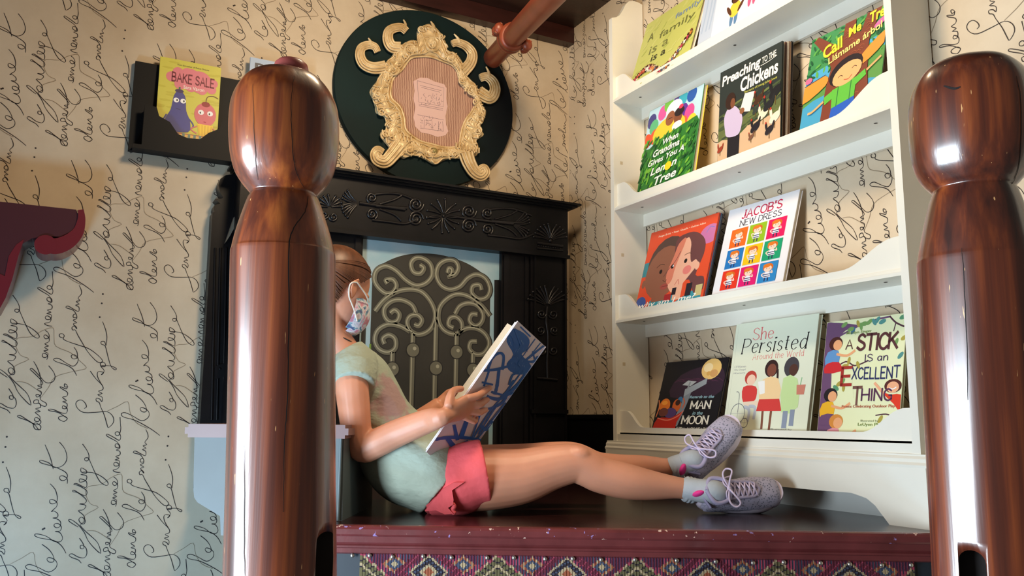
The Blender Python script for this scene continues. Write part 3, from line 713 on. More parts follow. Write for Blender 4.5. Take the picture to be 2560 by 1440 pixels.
def a_grandma(A):
    A.rect(0, 0, 1, 1, (188, 220, 232))
    for x, y, c in ((.08, .86, (70, 66, 130)), (.14, .78, (96, 186, 130)), (.28, .90, (226, 92, 160)), (.38, .97, (120, 190, 70)), (.55, .96, (80, 50, 130)), (.64, .95, (60, 170, 190)), (.80, .95, (40, 90, 170)), (.68, .80, (96, 50, 150)), (.80, .76, (236, 80, 150)), (.86, .64, (250, 210, 60)), (.70, .66, (240, 100, 60)), (.04, .64, (230, 80, 40)), (.18, .66, (236, 90, 60)), (.30, .68, (226, 70, 130))):
        A.oval(x, y, .085, .085, c); A.line([(x, y-.08), (.45, .55)], .003, (230, 230, 230))
    A.oval(.45, .66, .30, .16, (252, 206, 60)); A.oval(.50, .88, .15, .10, (240, 240, 244)); A.oval(.45, .79, .085, .08, (150, 90, 60)); A.oval(.60, .76, .075, .07, (130, 76, 50)); A.oval(.61, .82, .09, .05, (40, 28, 30)); A.oval(.63, .87, .04, .025, (230, 60, 90)); A.oval(.60, .67, .09, .05, (236, 236, 240)); A.line([(.41, .79), (.49, .79)], .008, (60, 40, 30))
    A.poly([(0, 0), (1, 0), (1, .62), (.8, .66), (.55, .63), (.3, .60), (.12, .54), (0, .50)], (50, 122, 50), 3)
    rnd = random.Random(5)
    for k in range(240):
        x = rnd.random(); y = rnd.uniform(.02, .62); A.oval(x, y, .045, .016, rnd.choice([(40, 106, 44), (84, 160, 60), (120, 184, 60), (30, 84, 44), (66, 140, 50)]), rnd.uniform(.4, 1.6), 8)
    W = (246, 250, 240); y = .50
    for t, x0, x1, y0, y1 in (('When', .40, .68, .51, .575), ('Grandma', .24, .72, .415, .49), ('Gives You A', .17, .82, .33, .395), ('Lem n', .24, .72, .215, .295), ('Tree', .34, .74, .09, .18)):
        A.text(t, x0, y0, x1, y1, W, .022, .25, .06)
    A.oval(.565, .245, .062, .045, (250, 214, 40))
def a_preach(A):
    A.rect(0, 0, 1, 1, (44, 52, 50)); A.poly([(0, 0), (1, 0), (1, .46), (.7, .50), (.3, .42), (0, .48)], (96, 106, 62), 3); A.poly([(0, 0), (1, 0), (1, .30), (.6, .36), (.3, .26), (0, .28)], (206, 172, 136), 3)
    rnd = random.Random(2)
    for k in range(60): A.oval(rnd.random(), rnd.uniform(.30, .62), .10, .012, rnd.choice([(70, 84, 54), (60, 70, 54), (104, 116, 66)]), .2, 8)
    W = (240, 238, 226)
    A.text('Preaching', .04, .82, .68, .95, W, .03, .15, .05); A.text('TO THE', .70, .88, .92, .94, W, .02, .15, .06); A.line([(.68, .86), (.80, .865), (.93, .885)], .006, W)
    A.text('Chickens', .36, .70, .95, .84, W, .03, .15, .05); A.text('The story of young John Lewis', .42, .655, .94, .685, (196, 196, 90), .01, .2)
    # boy from behind with a book
    A.poly([(.17, .02), (.36, .02), (.37, .28), (.30, .36), (.17, .34)], (30, 30, 36)); A.poly([(.10, .50), (.16, .58), (.28, .58), (.40, .46), (.40, .36), (.34, .28), (.16, .30), (.12, .38)], (196, 180, 208), 4)
    A.oval(.20, .65, .085, .085, (52, 34, 28)); A.oval(.24, .62, .04, .05, (120, 74, 50)); A.poly([(.36, .50), (.44, .66), (.60, .64), (.53, .46)], (232, 228, 216)); A.oval(.40, .50, .04, .03, (140, 90, 60))
    for x, y, s, c in ((.66, .54, .09, (70, 44, 30)), (.92, .54, .12, (28, 30, 34)), (.74, .38, .10, (226, 214, 190)), (.82, .44, .10, (34, 36, 40)), (.62, .28, .09, (34, 32, 40)), (.92, .30, .10, (232, 218, 196)), (.62, .44, .06, (50, 60, 56)), (.84, .20, .08, (40, 36, 42)), (.05, .20, .06, (150, 60, 40)), (.56, .20, .05, (120, 80, 60))):
        A.oval(x, y, s*.9, s*.42, c, .5); A.oval(x-s*.6, y+s*.55, s*.2, s*.5, c, .2); A.oval(x+s*.7, y+s*.5, s*.18, s*.5, c, -.4); A.oval(x-s*.66, y+s*.95, s*.14, s*.14, (180, 50, 40)); A.line([(x, y-s*.3), (x, y-s)], .006, (120, 90, 50), 0)
    A.text('JABARI ASIM', .44, .055, .8, .078, (60, 50, 40))
def a_tree(A):
    A.rect(0, 0, 1, 1, (64, 142, 84)); A.poly([(0, .62), (1, .74), (1, .52), (0, .44)], (78, 168, 212)); A.poly([(0, .44), (1, .6), (1, 0), (0, 0)], (92, 150, 74))
    A.poly([(0, .30), (.5, .36), (1, .30), (1, .05), (.5, .12), (0, .02)], (70, 160, 200), 3)
    rnd = random.Random(4)
    for k in range(110): A.oval(rnd.random(), rnd.uniform(.58, 1), .04, .014, rnd.choice([(40, 116, 60), (96, 170, 74), (30, 92, 56)]), rnd.uniform(0, 3), 8)
    A.poly([(.28, 0), (.42, 0), (.50, .40), (.60, .40), (.72, 0), (.90, 0), (.82, .45), (.80, .72), (.92, 1), (.74, 1), (.68, .84), (.60, .86), (.60, 1), (.46, 1), (.44, .78), (.30, .86), (.10, 1), (.04, .96), (.26, .74), (.34, .60), (.30, .40)], (124, 62, 44))
    for k in range(60): x = rnd.uniform(.34, .76); y = rnd.uniform(.05, .95); A.line([(x, y), (x+.03, y+.012), (x+.06, y)], .004, (176, 96, 60))
    A.poly([(0, .50), (.28, .54), (.30, .44), (.0, .34)], (240, 150, 60), 3); A.poly([(.74, .60), (1, .74), (1, .62), (.76, .50)], (240, 150, 60), 3)
    A.line([(0, .51), (.28, .55)], .008, (60, 36, 60), 0); A.oval(.05, .56, .05, .03, (236, 110, 150)); A.oval(.92, .84, .08, .03, (236, 110, 170), .5)
    A.poly([(.40, .36), (.70, .40), (.70, .20), (.42, .16)], (96, 186, 66)); A.poly([(.30, .32), (.42, .36), (.42, .28), (.32, .24)], (96, 186, 66)); A.poly([(.70, .40), (.80, .44), (.82, .38), (.70, .32)], (96, 186, 66))
    A.line([(.30, .28), (.16, .22), (.10, .22)], .022, (238, 172, 112)); A.line([(.82, .42), (.92, .47), (.98, .50)], .022, (238, 172, 112))
    A.poly([(.42, .18), (.70, .22), (.74, 0), (.58, 0), (.56, .08), (.50, 0), (.40, 0)], (36, 92, 190)); A.line([(.48, .18), (.48, .37)], .008, (40, 110, 60)); A.line([(.64, .2), (.64, .39)], .008, (40, 110, 60))
    A.oval(.55, .51, .215, .13, (34, 26, 34), .25); A.oval(.57, .475, .185, .105, (240, 178, 120), .25)
    A.line([(.46, .46), (.49, .475), (.52, .46)], .006, (60, 30, 30)); A.line([(.63, .50), (.66, .515), (.69, .50)], .006, (60, 30, 30)); A.line([(.54, .42), (.60, .41), (.64, .44)], .007, (190, 60, 50))
    Y = (252, 232, 60)
    A.text('Call', .20, .74, .46, .87, Y, .03, .1, .22); A.text('Me', .52, .84, .68, .94, Y, .03, .1, .2); A.text('Tree', .78, .88, 1.02, .99, Y, .03, .1, .12); A.text('Llámame árbol', .28, .71, .96, .78, (250, 226, 130), .02, .1, .25)
def a_why(A):
    A.rect(0, 0, 1, 1, (232, 82, 46)); A.oval(.93, .78, .14, .11, (206, 120, 170)); A.line([(.88, .80), (.92, .86), (.98, .84)], .008, (120, 130, 200))
    A.text('Paige Britt • Sean Qualls • Selina Alko', .14, .905, .84, .935, (250, 226, 200), .01)
    A.oval(.07, .12, .09, .09, (66, 92, 160)); A.rect(.0, .45, .10, .62, (60, 140, 150))
    A.poly([(.18, .02), (.62, .02), (.56, .16), (.36, .18), (.22, .14)], (60, 150, 164)); A.poly([(.56, 0), (.98, 0), (.96, .14), (.86, .18), (.62, .08)], (60, 150, 164))
    A.oval(.36, .56, .29, .32, (88, 66, 60), .15); A.oval(.335, .46, .27, .31, (150, 96, 74), .05); A.oval(.06, .36, .03, .05, (150, 96, 74)); A.rect(.24, .12, .44, .24, (150, 96, 74))
    A.poly([(.45, .80), (.58, .86), (.74, .84), (.88, .72), (.90, .56), (.84, .34), (.96, .30), (.98, .16), (.86, .14), (.76, .30), (.60, .3), (.50, .5)], (110, 66, 66), 3)
    A.poly([(.60, .80), (.46, .52), (.40, .42), (.44, .30), (.52, .20), (.60, .20), (.76, .36), (.84, .46), (.80, .52), (.74, .50), (.70, .62), (.68, .74)], (242, 182, 152), 3)
    A.poly([(.46, .62), (.50, .76), (.60, .80), (.52, .50), (.50, .34), (.44, .30), (.40, .42)], (222, 130, 104), 3); A.rect(.56, .10, .68, .28, (242, 182, 152)); A.oval(.70, .42, .06, .05, (232, 130, 120)); A.oval(.84, .44, .03, .045, (242, 182, 152))
    A.line([(.55, .66), (.50, .56), (.42, .48), (.36, .40)], .008, (110, 66, 66))
    for x, y in ((.30, .47), (.655, .53)): A.oval(x, y, .022, .026, (28, 22, 26))
    A.oval(.47, .50, .022, .026, (28, 22, 26)); A.oval(.48, .505, .01, .012, (240, 240, 240))
    A.line([(.22, .53), (.28, .56), (.34, .545)], .006, (60, 36, 30)); A.line([(.62, .60), (.68, .615), (.72, .60)], .006, (60, 36, 30)); A.oval(.40, .28, .06, .035, (170, 80, 70)); A.line([(.36, .28), (.40, .285), (.46, .28)], .005, (90, 40, 40)); A.line([(.56, .27), (.60, .33), (.62, .27)], .006, (200, 70, 70)); A.line([(.36, .36), (.40, .34), (.42, .36)], .006, (90, 50, 40))
    A.rect(.54, .16, .60, .24, (40, 30, 40)); A.rect(.74, .12, .82, .26, (40, 34, 44)); A.rect(.88, .10, .97, .22, (206, 190, 130)); A.rect(.44, .10, .54, .18, (170, 44, 48))
    A.text('why am I me?', .06, .05, .90, .135, (250, 246, 236), .01, .2)
def a_jacob(A):
    A.rect(0, 0, 1, 1, (240, 238, 240)); A.stext("JACOB'S", .22, .855, .80, .955, (196, 24, 74), wt=1.7, serif=1.5, contrast=.15); A.stext('NEW DRESS', .21, .775, .81, .845, (34, 34, 60), wt=1.3, serif=1.1, contrast=.1)
    cols = [(240, 108, 30), (150, 190, 30), (226, 22, 92), (30, 120, 190), (244, 196, 20), (20, 160, 110), (230, 52, 30), (226, 20, 110), (40, 134, 196)]
    for r in range(3):
        for c in range(3):
            x0 = .115+c*.27; y0 = .555-r*.222; A.rect(x0, y0, x0+.245, y0+.20, cols[r*3+c])
            cx = x0+.12; A.oval(cx, y0+.145, .07, .040, (214, 106, 30)); A.oval(cx, y0+.132, .052, .032, (248, 214, 190)); A.oval(cx-.02, y0+.165, .05, .02, (226, 122, 36))
            A.oval(cx-.016, y0+.134, .005, .004, (40, 30, 30)); A.oval(cx+.018, y0+.134, .005, .004, (40, 30, 30))
            A.poly([(cx-.03, y0+.10), (cx+.03, y0+.10), (cx+.05, y0+.045), (cx-.05, y0+.045)], (240, 240, 246)); 
            for k in range(2): A.rect(cx-.042, y0+.052+k*.02, cx+.042, y0+.060+k*.02, (44, 44, 90))
            A.line([(cx-.035, y0+.095), (cx-.075, y0+.08+.02*(c % 2)), (cx-.05, y0+.06)], .012, (248, 214, 190)); A.line([(cx+.035, y0+.095), (cx+.07, y0+.085), (cx+.055, y0+.11)], .012, (248, 214, 190))
            A.line([(cx-.02, y0+.045), (cx-.022, y0+.01)], .014, (44, 44, 90), 0); A.line([(cx+.02, y0+.045), (cx+.022, y0+.01)], .014, (44, 44, 90), 0)
def a_moon(A):
    A.rect(0, 0, 1, 1, (22, 20, 26)); A.poly([(.2, .5), (.9, .5), (1, .75), (.8, .92), (.3, .8)], (52, 34, 50), 3)
    for k in range(9): A.line([(.22+.06*k, .70+.02*(k % 3)), (.32+.07*k, .74-.03*(k % 2)), (.42+.07*k, .69)], .008, (84, 46, 70))
    A.oval(.77, .86, .15, .14, (236, 196, 120)); A.oval(.72, .88, .07, .06, (246, 222, 170)); A.oval(.82, .80, .06, .05, (214, 160, 100)); A.oval(.74, .80, .03, .03, (220, 170, 90))
    A.poly([(.30, .10), (.42, .10), (.50, .40), (.54, .60), (.44, .60), (.40, .36)], (126, 134, 142)); A.poly([(.42, .50), (.74, .66), (.74, .74), (.42, .60)], (150, 158, 164)); A.poly([(.36, .66), (.44, .72), (.58, .70), (.50, .64)], (176, 182, 184)); A.line([(.46, .6), (.48, .7)], .03, (140, 146, 150), 0)
    A.poly([(.04, .0), (.36, .0), (.40, .16), (.46, .30), (.30, .22), (.06, .20)], (186, 40, 26), 3); A.line([(.06, .21), (.24, .18), (.40, .24), (.47, .31)], .016, (226, 120, 96))
    A.oval(.14, .38, .09, .10, (226, 122, 40)); A.oval(.34, .38, .07, .09, (200, 96, 40)); A.oval(.26, .28, .10, .07, (84, 60, 110)); A.oval(.14, .29, .08, .06, (110, 60, 50)); A.oval(.38, .46, .04, .04, (60, 110, 150)); A.line([(.03, .22), (.05, .36), (.02, .46)], .02, (226, 130, 80)); A.line([(.44, .34), (.46, .42), (.42, .48)], .02, (200, 96, 60))
    A.oval(.13, .42, .05, .03, (246, 160, 60)); A.oval(.35, .42, .04, .04, (60, 34, 28))
    C = (150, 190, 200); W = (240, 236, 220)
    A.text('Regards to the', .52, .46, .90, .51, C, .02, .3); A.stext('MAN', .56, .33, .88, .44, W, wt=2.2, serif=1.3, contrast=.4); A.text('in the', .62, .255, .78, .30, C, .02, .3); A.stext('MOON', .47, .13, .89, .245, W, wt=2.2, serif=1.3, contrast=.4); A.stext('EZRA JACK KEATS', .42, .045, .90, .09, W, wt=1.8, serif=.8, contrast=.3)
def a_persist(A):
    A.rect(0, 0, 1, 1, (228, 232, 208)); A.line([(.035, 0), (.035, 1)], .003, (206, 210, 186), 0)
    A.stext('She', .24, .83, .50, .945, (222, 112, 110), wt=1.1, serif=.9, contrast=.55); A.stext('Persisted', .11, .715, .92, .855, (28, 26, 30), wt=1.05, serif=.85, contrast=.6, slant=.12); A.stext('Around the World', .27, .655, .88, .71, (222, 112, 110), wt=1.0, serif=.6, contrast=.4)
    for k, t in enumerate(('13 Women', 'Who Changed', 'History')): A.text(t, .05, .595-.03*k, .20, .615-.03*k, (130, 130, 140))
    # seated child in a wheelchair, two standing
    R = (214, 66, 62)
    A.oval(.28, .50, .075, .062, (190, 70, 60)); A.oval(.29, .48, .055, .048, (244, 206, 180)); A.poly([(.20, .42), (.36, .42), (.38, .33), (.34, .29), (.22, .29)], R, 3); A.poly([(.22, .29), (.44, .30), (.44, .26), (.24, .25)], (236, 214, 190)); A.line([(.30, .25), (.38, .24), (.38, .14)], .03, (190, 196, 206)); A.line([(.24, .25), (.31, .22), (.31, .12)], .03, (190, 196, 206))
    for i in range(24):
        pass
    for cx, cy, r in ((.17, .19, .085), (.27, .11, .04)):
        A.line([(cx+r*1.05*math.cos(t), cy+r*math.sin(t)) for t in [2*PI*i/16 for i in range(17)]], .006, (110, 112, 120)); A.line([(cx-r, cy), (cx+r, cy)], .002, (150, 150, 156), 0); A.line([(cx, cy-r), (cx, cy+r)], .002, (150, 150, 156), 0)
    A.line([(.12, .38), (.16, .36), (.17, .2)], .006, (120, 120, 126))
    A.oval(.525, .57, .08, .075, (54, 34, 34)); A.oval(.53, .555, .055, .055, (128, 74, 58)); A.line([(.60, .56), (.61, .46), (.58, .38)], .022, (54, 34, 34)); A.poly([(.44, .48), (.62, .48), (.66, .30), (.42, .30)], (246, 212, 160), 2); A.poly([(.42, .31), (.66, .31), (.70, .21), (.40, .21)], R); A.line([(.48, .21), (.49, .06)], .024, (130, 80, 62), 0); A.line([(.58, .21), (.58, .05)], .024, (130, 80, 62), 0); A.poly([(.38, .46), (.46, .47), (.48, .36), (.42, .35)], (244, 244, 240))
    A.oval(.76, .57, .085, .085, (70, 66, 72)); A.oval(.785, .545, .05, .05, (84, 52, 44)); A.poly([(.68, .48), (.84, .47), (.88, .24), (.70, .20)], (200, 226, 160), 2); A.rect(.72, .07, .775, .21, (140, 150, 170)); A.rect(.80, .09, .85, .22, (140, 150, 170)); A.poly([(.84, .42), (.94, .42), (.93, .34), (.85, .34)], (206, 130, 110)); A.line([(.88, .42), (.89, .48)], .008, (150, 200, 150), 0)
    A.text('Written by', .12, .045, .26, .068, (120, 120, 126)); A.text('Illustrated by', .60, .045, .84, .068, (120, 120, 126)); A.text('Chelsea Clinton', .06, .012, .34, .034, (110, 110, 116)); A.text('Alexandra Boiger', .56, .012, .88, .034, (110, 110, 116))
def a_stick(A):
    A.rect(0, 0, 1, 1, (234, 236, 188)); P = (110, 76, 110); B = (84, 50, 62)
    A.poly([(0, 0), (.24, 0), (.20, .14), (.15, .3), (.13, .5), (.12, .7), (.20, .86), (.30, .92), (.48, .93), (.30, .965), (.10, .99), (0, .99)], P, 3)
    A.line([(.2, .87), (.4, .93), (.6, .97), (.8, .985)], .016, P); A.line([(.14, .58), (.3, .64), (.42, .60), (.58, .635)], .012, B); A.line([(.80, .99), (.88, .93), (.98, .89)], .014, B); A.line([(.88, .93), (.86, .86)], .010, B); A.line([(.72, .19), (.84, .20), (.92, .18)], .010, B)
    rnd = random.Random(8)
    for x, y, r in ((.24, .96, .5), (.36, .90, 1), (.42, .955, 2), (.50, .95, 0), (.56, .96, .6), (.62, .955, 2.2), (.66, .97, 1), (.33, .915, .2), (.46, .93, 1.8), (.96, .97, .3), (.90, .77, 1.2), (.99, .80, .4), (.96, .66, .8), (.30, .60, 0), (.34, .645, 1.4), (.46, .605, 2), (.24, .455, .5), (.30, .42, 1.6), (.20, .42, 2.6), (.28, .47, .9), (.78, .16, 1), (.72, .95, .3)):
        A.oval(x, y, .045, .020, rnd.choice([(84, 146, 140), (120, 160, 90), (60, 110, 140), (176, 160, 70), (90, 150, 110)]), r, 10)
    def kid(x, y, hair, shirt, legs, s=1):
        A.oval(x, y, .09*s, .060*s, hair); A.oval(x+.025*s, y-.012*s, .058*s, .045*s, (238, 170, 120)); A.poly([(x-.10*s, y-.07*s), (x+.04*s, y-.06*s), (x+.06*s, y-.17*s), (x-.12*s, y-.18*s)], shirt, 2); A.line([(x+.02*s, y-.09*s), (x+.16*s, y-.11*s), (x+.26*s, y-.07*s)], .022*s, (238, 170, 120)); A.poly([(x-.10*s, y-.17*s), (x+.06*s, y-.16*s), (x+.10*s, y-.24*s), (x-.12*s, y-.25*s)], legs, 2)
    kid(.15, .80, (74, 34, 30), (100, 150, 200), (210, 44, 50)); kid(.14, .36, (34, 28, 34), (240, 180, 40), P); kid(.24, .14, (216, 140, 60), (226, 150, 160), (80, 70, 110))
    A.oval(.90, .42, .10, .055, (90, 40, 36)); A.oval(.90, .41, .07, .045, (244, 176, 134)); A.line([(.86, .405), (.90, .395), (.94, .41)], .008, (250, 250, 250)); A.poly([(.78, .37), (.88, .35), (1, .35), (1, .22), (.92, .28)], (226, 60, 36), 2); A.line([(.80, .36), (.72, .42), (.68, .45)], .022, (244, 176, 134))
    A.line([(.40, .50), (.44, .33)], 0.0005, B)
    A.text('Marilyn Singer', .28, .865, .60, .895, (120, 140, 70), .01)
    S = (88, 48, 50)
    A.stext('A', .28, .74, .38, .83, S, wt=1.3); A.stext('STICK', .42, .71, .93, .87, S, wt=1.9, jitter=.5, slant=.06, gap=1.2); A.stext('IS an', .54, .625, .82, .69, (80, 60, 90), wt=1.2); A.stext('E', .25, .43, .40, .60, (170, 52, 44), wt=1.8, jitter=.3); A.stext('XCELLENT', .39, .475, .97, .59, (50, 54, 100), wt=1.5, jitter=.4); A.stext('T', .42, .27, .54, .43, (120, 80, 70), wt=1.8); A.stext('HING', .53, .30, .90, .41, (90, 50, 80), wt=1.5, jitter=.4)
    A.text('Poems Celebrating Outdoor Play', .30, .245, .94, .275, (176, 74, 50), .01); A.text('Illustrated by', .55, .135, .76, .155, (120, 130, 90)); A.text('LeUyen Pham', .52, .10, .84, .13, (120, 140, 70), .01)

def zb(i): return ZL[i]+(.0185 if i < 3 else .0085)
XBk = XLIP+.020
art_base = zb(0)
make_book([(1613, 65), (1762, -34), (1586, 190)], XBk, XBk+.075, 'yellow-green picture book with a crowd of tiny people, leftmost on the top ledge', a_family, (196, 200, 110), (236, 234, 220), .014)
make_book([(1772, -110), (2008, -240), (1750, 110)], XBk, XBk+.075, 'pale lilac picture book showing two walking children, on the top ledge', a_welcome, (222, 222, 238), (214, 214, 226), .010)
art_base = zb(1)
make_book([(1622, 277), (1758, 213), (1597, 473)], XBk, XBk+.062, 'picture book with balloons over green leaves, leftmost on the second ledge', a_grandma, (70, 140, 70), (236, 204, 60), .016, spine=(236, 204, 60))
make_book([(1797, 192), (1950, 97), (1798, 403)], XBk, XBk+.026, 'dark picture book with a boy reading to chickens, front of its stack', a_preach, (44, 52, 50), (44, 52, 50), .006)
make_book([(2028, 103), (2222, 8), (2002, 323)], XBk, XBk+.07, 'picture book with a smiling child hugging a brown tree, right end of second ledge', a_tree, (64, 142, 84), (90, 60, 50), .009)
# stack of thin books behind the dark one
for k in range(5):
    make_book([(1799+k*5.5, 192-k*.6), (1952+k*5.5, 99-k*.6+2), (1800+k*5.5, 402)], XBk+.008+.0085*k, XBk+.034+.0085*k, ('thin pale-edged picture book directly behind the dark chicken book', 'thin brown-edged picture book, third from the front of the chicken book stack', 'thin white-edged picture book in the middle of the chicken book stack', 'thin tan-edged picture book, second from the back of the chicken book stack', 'thin black-edged picture book, rearmost of the stack behind the chicken book')[k], None, ((170, 150, 130), (120, 80, 60), (210, 200, 186), (150, 120, 96), (40, 36, 36))[k], ((206, 190, 170), (90, 60, 48), (224, 214, 200), (160, 130, 104), (36, 32, 32))[k], .0065)
art_base = zb(2)
make_book([(1630.5, 580), (1800, 533), (1592, 745)], XBk, XBk+.068, 'orange-red picture book with two overlapping faces, left end of third ledge', a_why, (232, 82, 46), (206, 70, 44), .007)
make_book([(1636, 581), (1806, 535), (1598, 745)], XBk+.0078, XBk+.0765, 'thin blue-edged book tucked directly behind the red two-faces book', None, (60, 84, 110), (40, 50, 66), .008)
make_book([(1826, 526), (2002, 472), (1777, 742)], XBk, XBk+.088, 'white picture book with nine coloured squares, middle of the third ledge', a_jacob, (240, 238, 240), (226, 222, 222), .013)
art_base = zb(3)
make_book([(1669, 903), (1826, 896), (1627, 1072)], XBk, XBk+.07, 'black picture book with a yellow moon, left end of the bottom ledge', a_moon, (22, 20, 26), (30, 28, 34), .009)
make_book([(1840, 809), (2046, 786), (1808, 1078)], XBk, XBk+.072, 'cream picture book with three drawn girls, middle of the bottom ledge', a_persist, (228, 232, 208), (228, 232, 208), .015)
make_book([(2068, 806), (2268, 782), (2042, 1084)], XBk, XBk+.060, 'pale green picture book framed by a purple tree, right end of bottom ledge', a_stick, (234, 236, 188), (214, 216, 170), .010)

# ------------------------------------------------------------------ oval plaque with gilt frame
YD = YA-.024
pts = [aty(x, y, YD) for x, y in ((833, 240), (1283, 255), (1040, 22), (1100, 470))]
cxD = (pts[0].x+pts[1].x)/2; rxD = (pts[1].x-pts[0].x)/2; czD = (pts[2].z+pts[3].z)/2; rzD = (pts[2].z-pts[3].z)/2
pl = empty('round_plaque', (cxD, YA, czD), 'large round black-green plaque with an ornate gilt rococo frame above the mantel', 'wall plaque')
mb = MB(); n = 96; P0 = []
for (rr, yy) in ((1.0, YA-.001), (1.0, YD+.004), (.992, YD), (0.0, YD)):
    P0.append([Vector((cxD+rxD*rr*math.cos(2*PI*k/n), yy, czD+rzD*rr*math.sin(2*PI*k/n))) for k in range(n)])
vs = sum(P0[:3], []); mb.add(vs, [(i*n+k, i*n+(k+1) % n, (i+1)*n+(k+1) % n, (i+1)*n+k) for i in range(2) for k in range(n)], mat('plaque_black_green', (10, 15, 19), .6, spec=.15, var=1, vscale=1.6, rgb2=(14, 40, 40)), True)
mb.add(P0[2], [list(range(n))[::-1]], _mats['plaque_black_green']); mb.build('backboard', pl)
M_GOLD = mat('antique_gilt', (236, 212, 166), .40, metal=.12, var=.5, vscale=26, rgb2=(200, 168, 116), bump=.3, bscale=90)
def gp(x, y, lift=.0): p = aty(820+x/3, y/3, YD-lift); return p
inner = [(620, 440), (560, 520), (490, 590), (470, 680), (480, 740), (540, 800), (570, 880), (580, 960), (620, 1010), (700, 1060), (780, 1080), (850, 1100), (930, 1105), (980, 1080), (1000, 980), (1030, 900), (1080, 830), (1110, 750), (1050, 690), (990, 620), (970, 540), (930, 490), (860, 460), (780, 430), (700, 425)]
outer = [(770, 180), (840, 240), (885, 320), (895, 375), (960, 400), (1010, 470), (1040, 560), (1110, 640), (1140, 700), (1150, 780), (1185, 830), (1170, 900), (1140, 960), (1170, 1010), (1110, 1060), (1130, 1110), (1110, 1170), (1020, 1180), (960, 1190), (880, 1200), (800, 1235), (730, 1200), (660, 1170), (600, 1180), (560, 1190), (480, 1150), (450, 1100), (400, 1030), (430, 960), (420, 880), (360, 850), (350, 800), (330, 740), (310, 690), (340, 640), (370, 600), (400, 520), (430, 470), (480, 420), (500, 350), (560, 330), (620, 300), (670, 300), (660, 250), (700, 200)]
def polar(poly, cx, cy, n=180):
    out = []; N = len(poly)
    for k in range(n):
        t = 2*PI*k/n; dx, dy = math.cos(t), math.sin(t); best = 0
        for i in range(N):
            ax, ay = poly[i][0]-cx, poly[i][1]-cy; bx, by = poly[(i+1) % N][0]-cx, poly[(i+1) % N][1]-cy
            ex, ey = bx-ax, by-ay; den = dx*ey-dy*ex
            if abs(den) < 1e-9: continue
            s = (ax*ey-ay*ex)/den; u = (ax*dy-ay*dx)/den
            if s > 0 and 0 <= u <= 1: best = max(best, s)
        out.append(best)
    return out
cx0, cy0 = 790, 760; sm_o = [(p.x, p.y) for p in catmull([(a, b, 0) for a, b in outer], 4, True)]; sm_i = [(p.x, p.y) for p in catmull([(a, b, 0) for a, b in inner], 4, True)]
ro, ri = polar(sm_o, cx0, cy0, 240), polar(sm_i, cx0, cy0, 240)
mb = MB(); NR = 9; vs = []
for k in range(240):
    t = 2*PI*k/240
    for j in range(NR):
        f = j/(NR-1); r = ri[k]+(ro[k]-ri[k])*f
        h = .004+.018*math.sin(PI*f)**.6+.004*math.cos(f*PI*4)*math.sin(PI*f)+.0022*math.sin(k*.9+f*5)*math.sin(PI*f)
        vs.append(gp(cx0+r*math.cos(t), cy0+r*math.sin(t), h if 0 < j < NR-1 else .0005))
mb.add(vs, [(k*NR+j, k*NR+j+1, ((k+1) % 240)*NR+j+1, ((k+1) % 240)*NR+j) for k in range(240) for j in range(NR-1)], M_GOLD, True)
def scroll(path, r0, r1, lift=.014, n=8, seg=10):
    m = len(path); rs = [r0+(r1-r0)*i/(m-1) for i in range(m)]
    mb.ctube([gp(x, y, lift) for x, y in path], [(a, a) for a in rs], M_GOLD, seg, n)
def horn(path, r0, r1):
    """flat-bodied volute with parallel ridges following it"""
    Q = catmull([(x, y, 0) for x, y in path], 8); m = len(Q)
    rs = [r0+(r1-r0)*i/(m-1) for i in range(m)]
    mb.tube([gp(q.x, q.y, .010) for q in Q], [(a, a*.55) for a in rs], M_GOLD, 14, axis=(0, -1, 0))
    for off in (-.86, -.45, 0, .45, .86):
        P = []
        for i, q in enumerate(Q):
            T = (Q[min(i+1, m-1)]-Q[max(i-1, 0)]).normalized(); w = rs[i]/.00052*off
            P.append(gp(q.x-T.y*w, q.y+T.x*w, .010+rs[i]*.55*math.sqrt(max(0, 1-off*off))+.0005))
        mb.tube(P, [max(.0012, a*.17) for a in rs], M_GOLD, 6)
def curl(cx, cy, r, a0, turns, rad, lift=.020, sgn=1):
    P = []
    for i in range(int(12*turns)+1):
        t = i/12; a = a0+sgn*2*PI*t; q = r*(1-.8*t/turns); P.append(gp(cx+q*math.cos(a), cy+q*math.sin(a), lift))
    mb.tube(P, [rad*(1-.5*i/len(P)) for i in range(len(P))], M_GOLD, 8)
horns = [([(430, 500), (340, 510), (270, 480), (240, 420), (250, 362), (300, 338), (350, 350), (372, 390)], .018, .007),
         ([(540, 360), (480, 350), (450, 300), (455, 240), (495, 212), (550, 206), (588, 235)], .018, .008),
         ([(1010, 540), (1070, 470), (1080, 400), (1035, 345), (970, 320), (930, 330)], .018, .007),
         ([(1130, 690), (1215, 735), (1252, 680), (1238, 615), (1190, 575), (1142, 585)], .019, .008),
         ([(540, 1090), (480, 1165), (430, 1212), (375, 1200), (355, 1160), (372, 1130), (408, 1150)], .022, .009),
         ([(1030, 1140), (1055, 1215), (1095, 1285), (1145, 1318), (1180, 1292), (1165, 1262), (1135, 1280)], .022, .008),
         ([(310, 350), (322, 320), (302, 285)], .010, .003), ([(560, 215), (580, 185), (566, 148)], .010, .003), ([(985, 325), (975, 290), (945, 255)], .010, .003), ([(1200, 585), (1205, 545), (1185, 500)], .010, .003),
         ([(770, 240), (790, 200), (770, 160)], .014, .003)]
for k, (p, a, b) in enumerate(horns):
    if k < 6: horn(p, a*1.35, b*1.9)
    else: scroll(p, a, b)
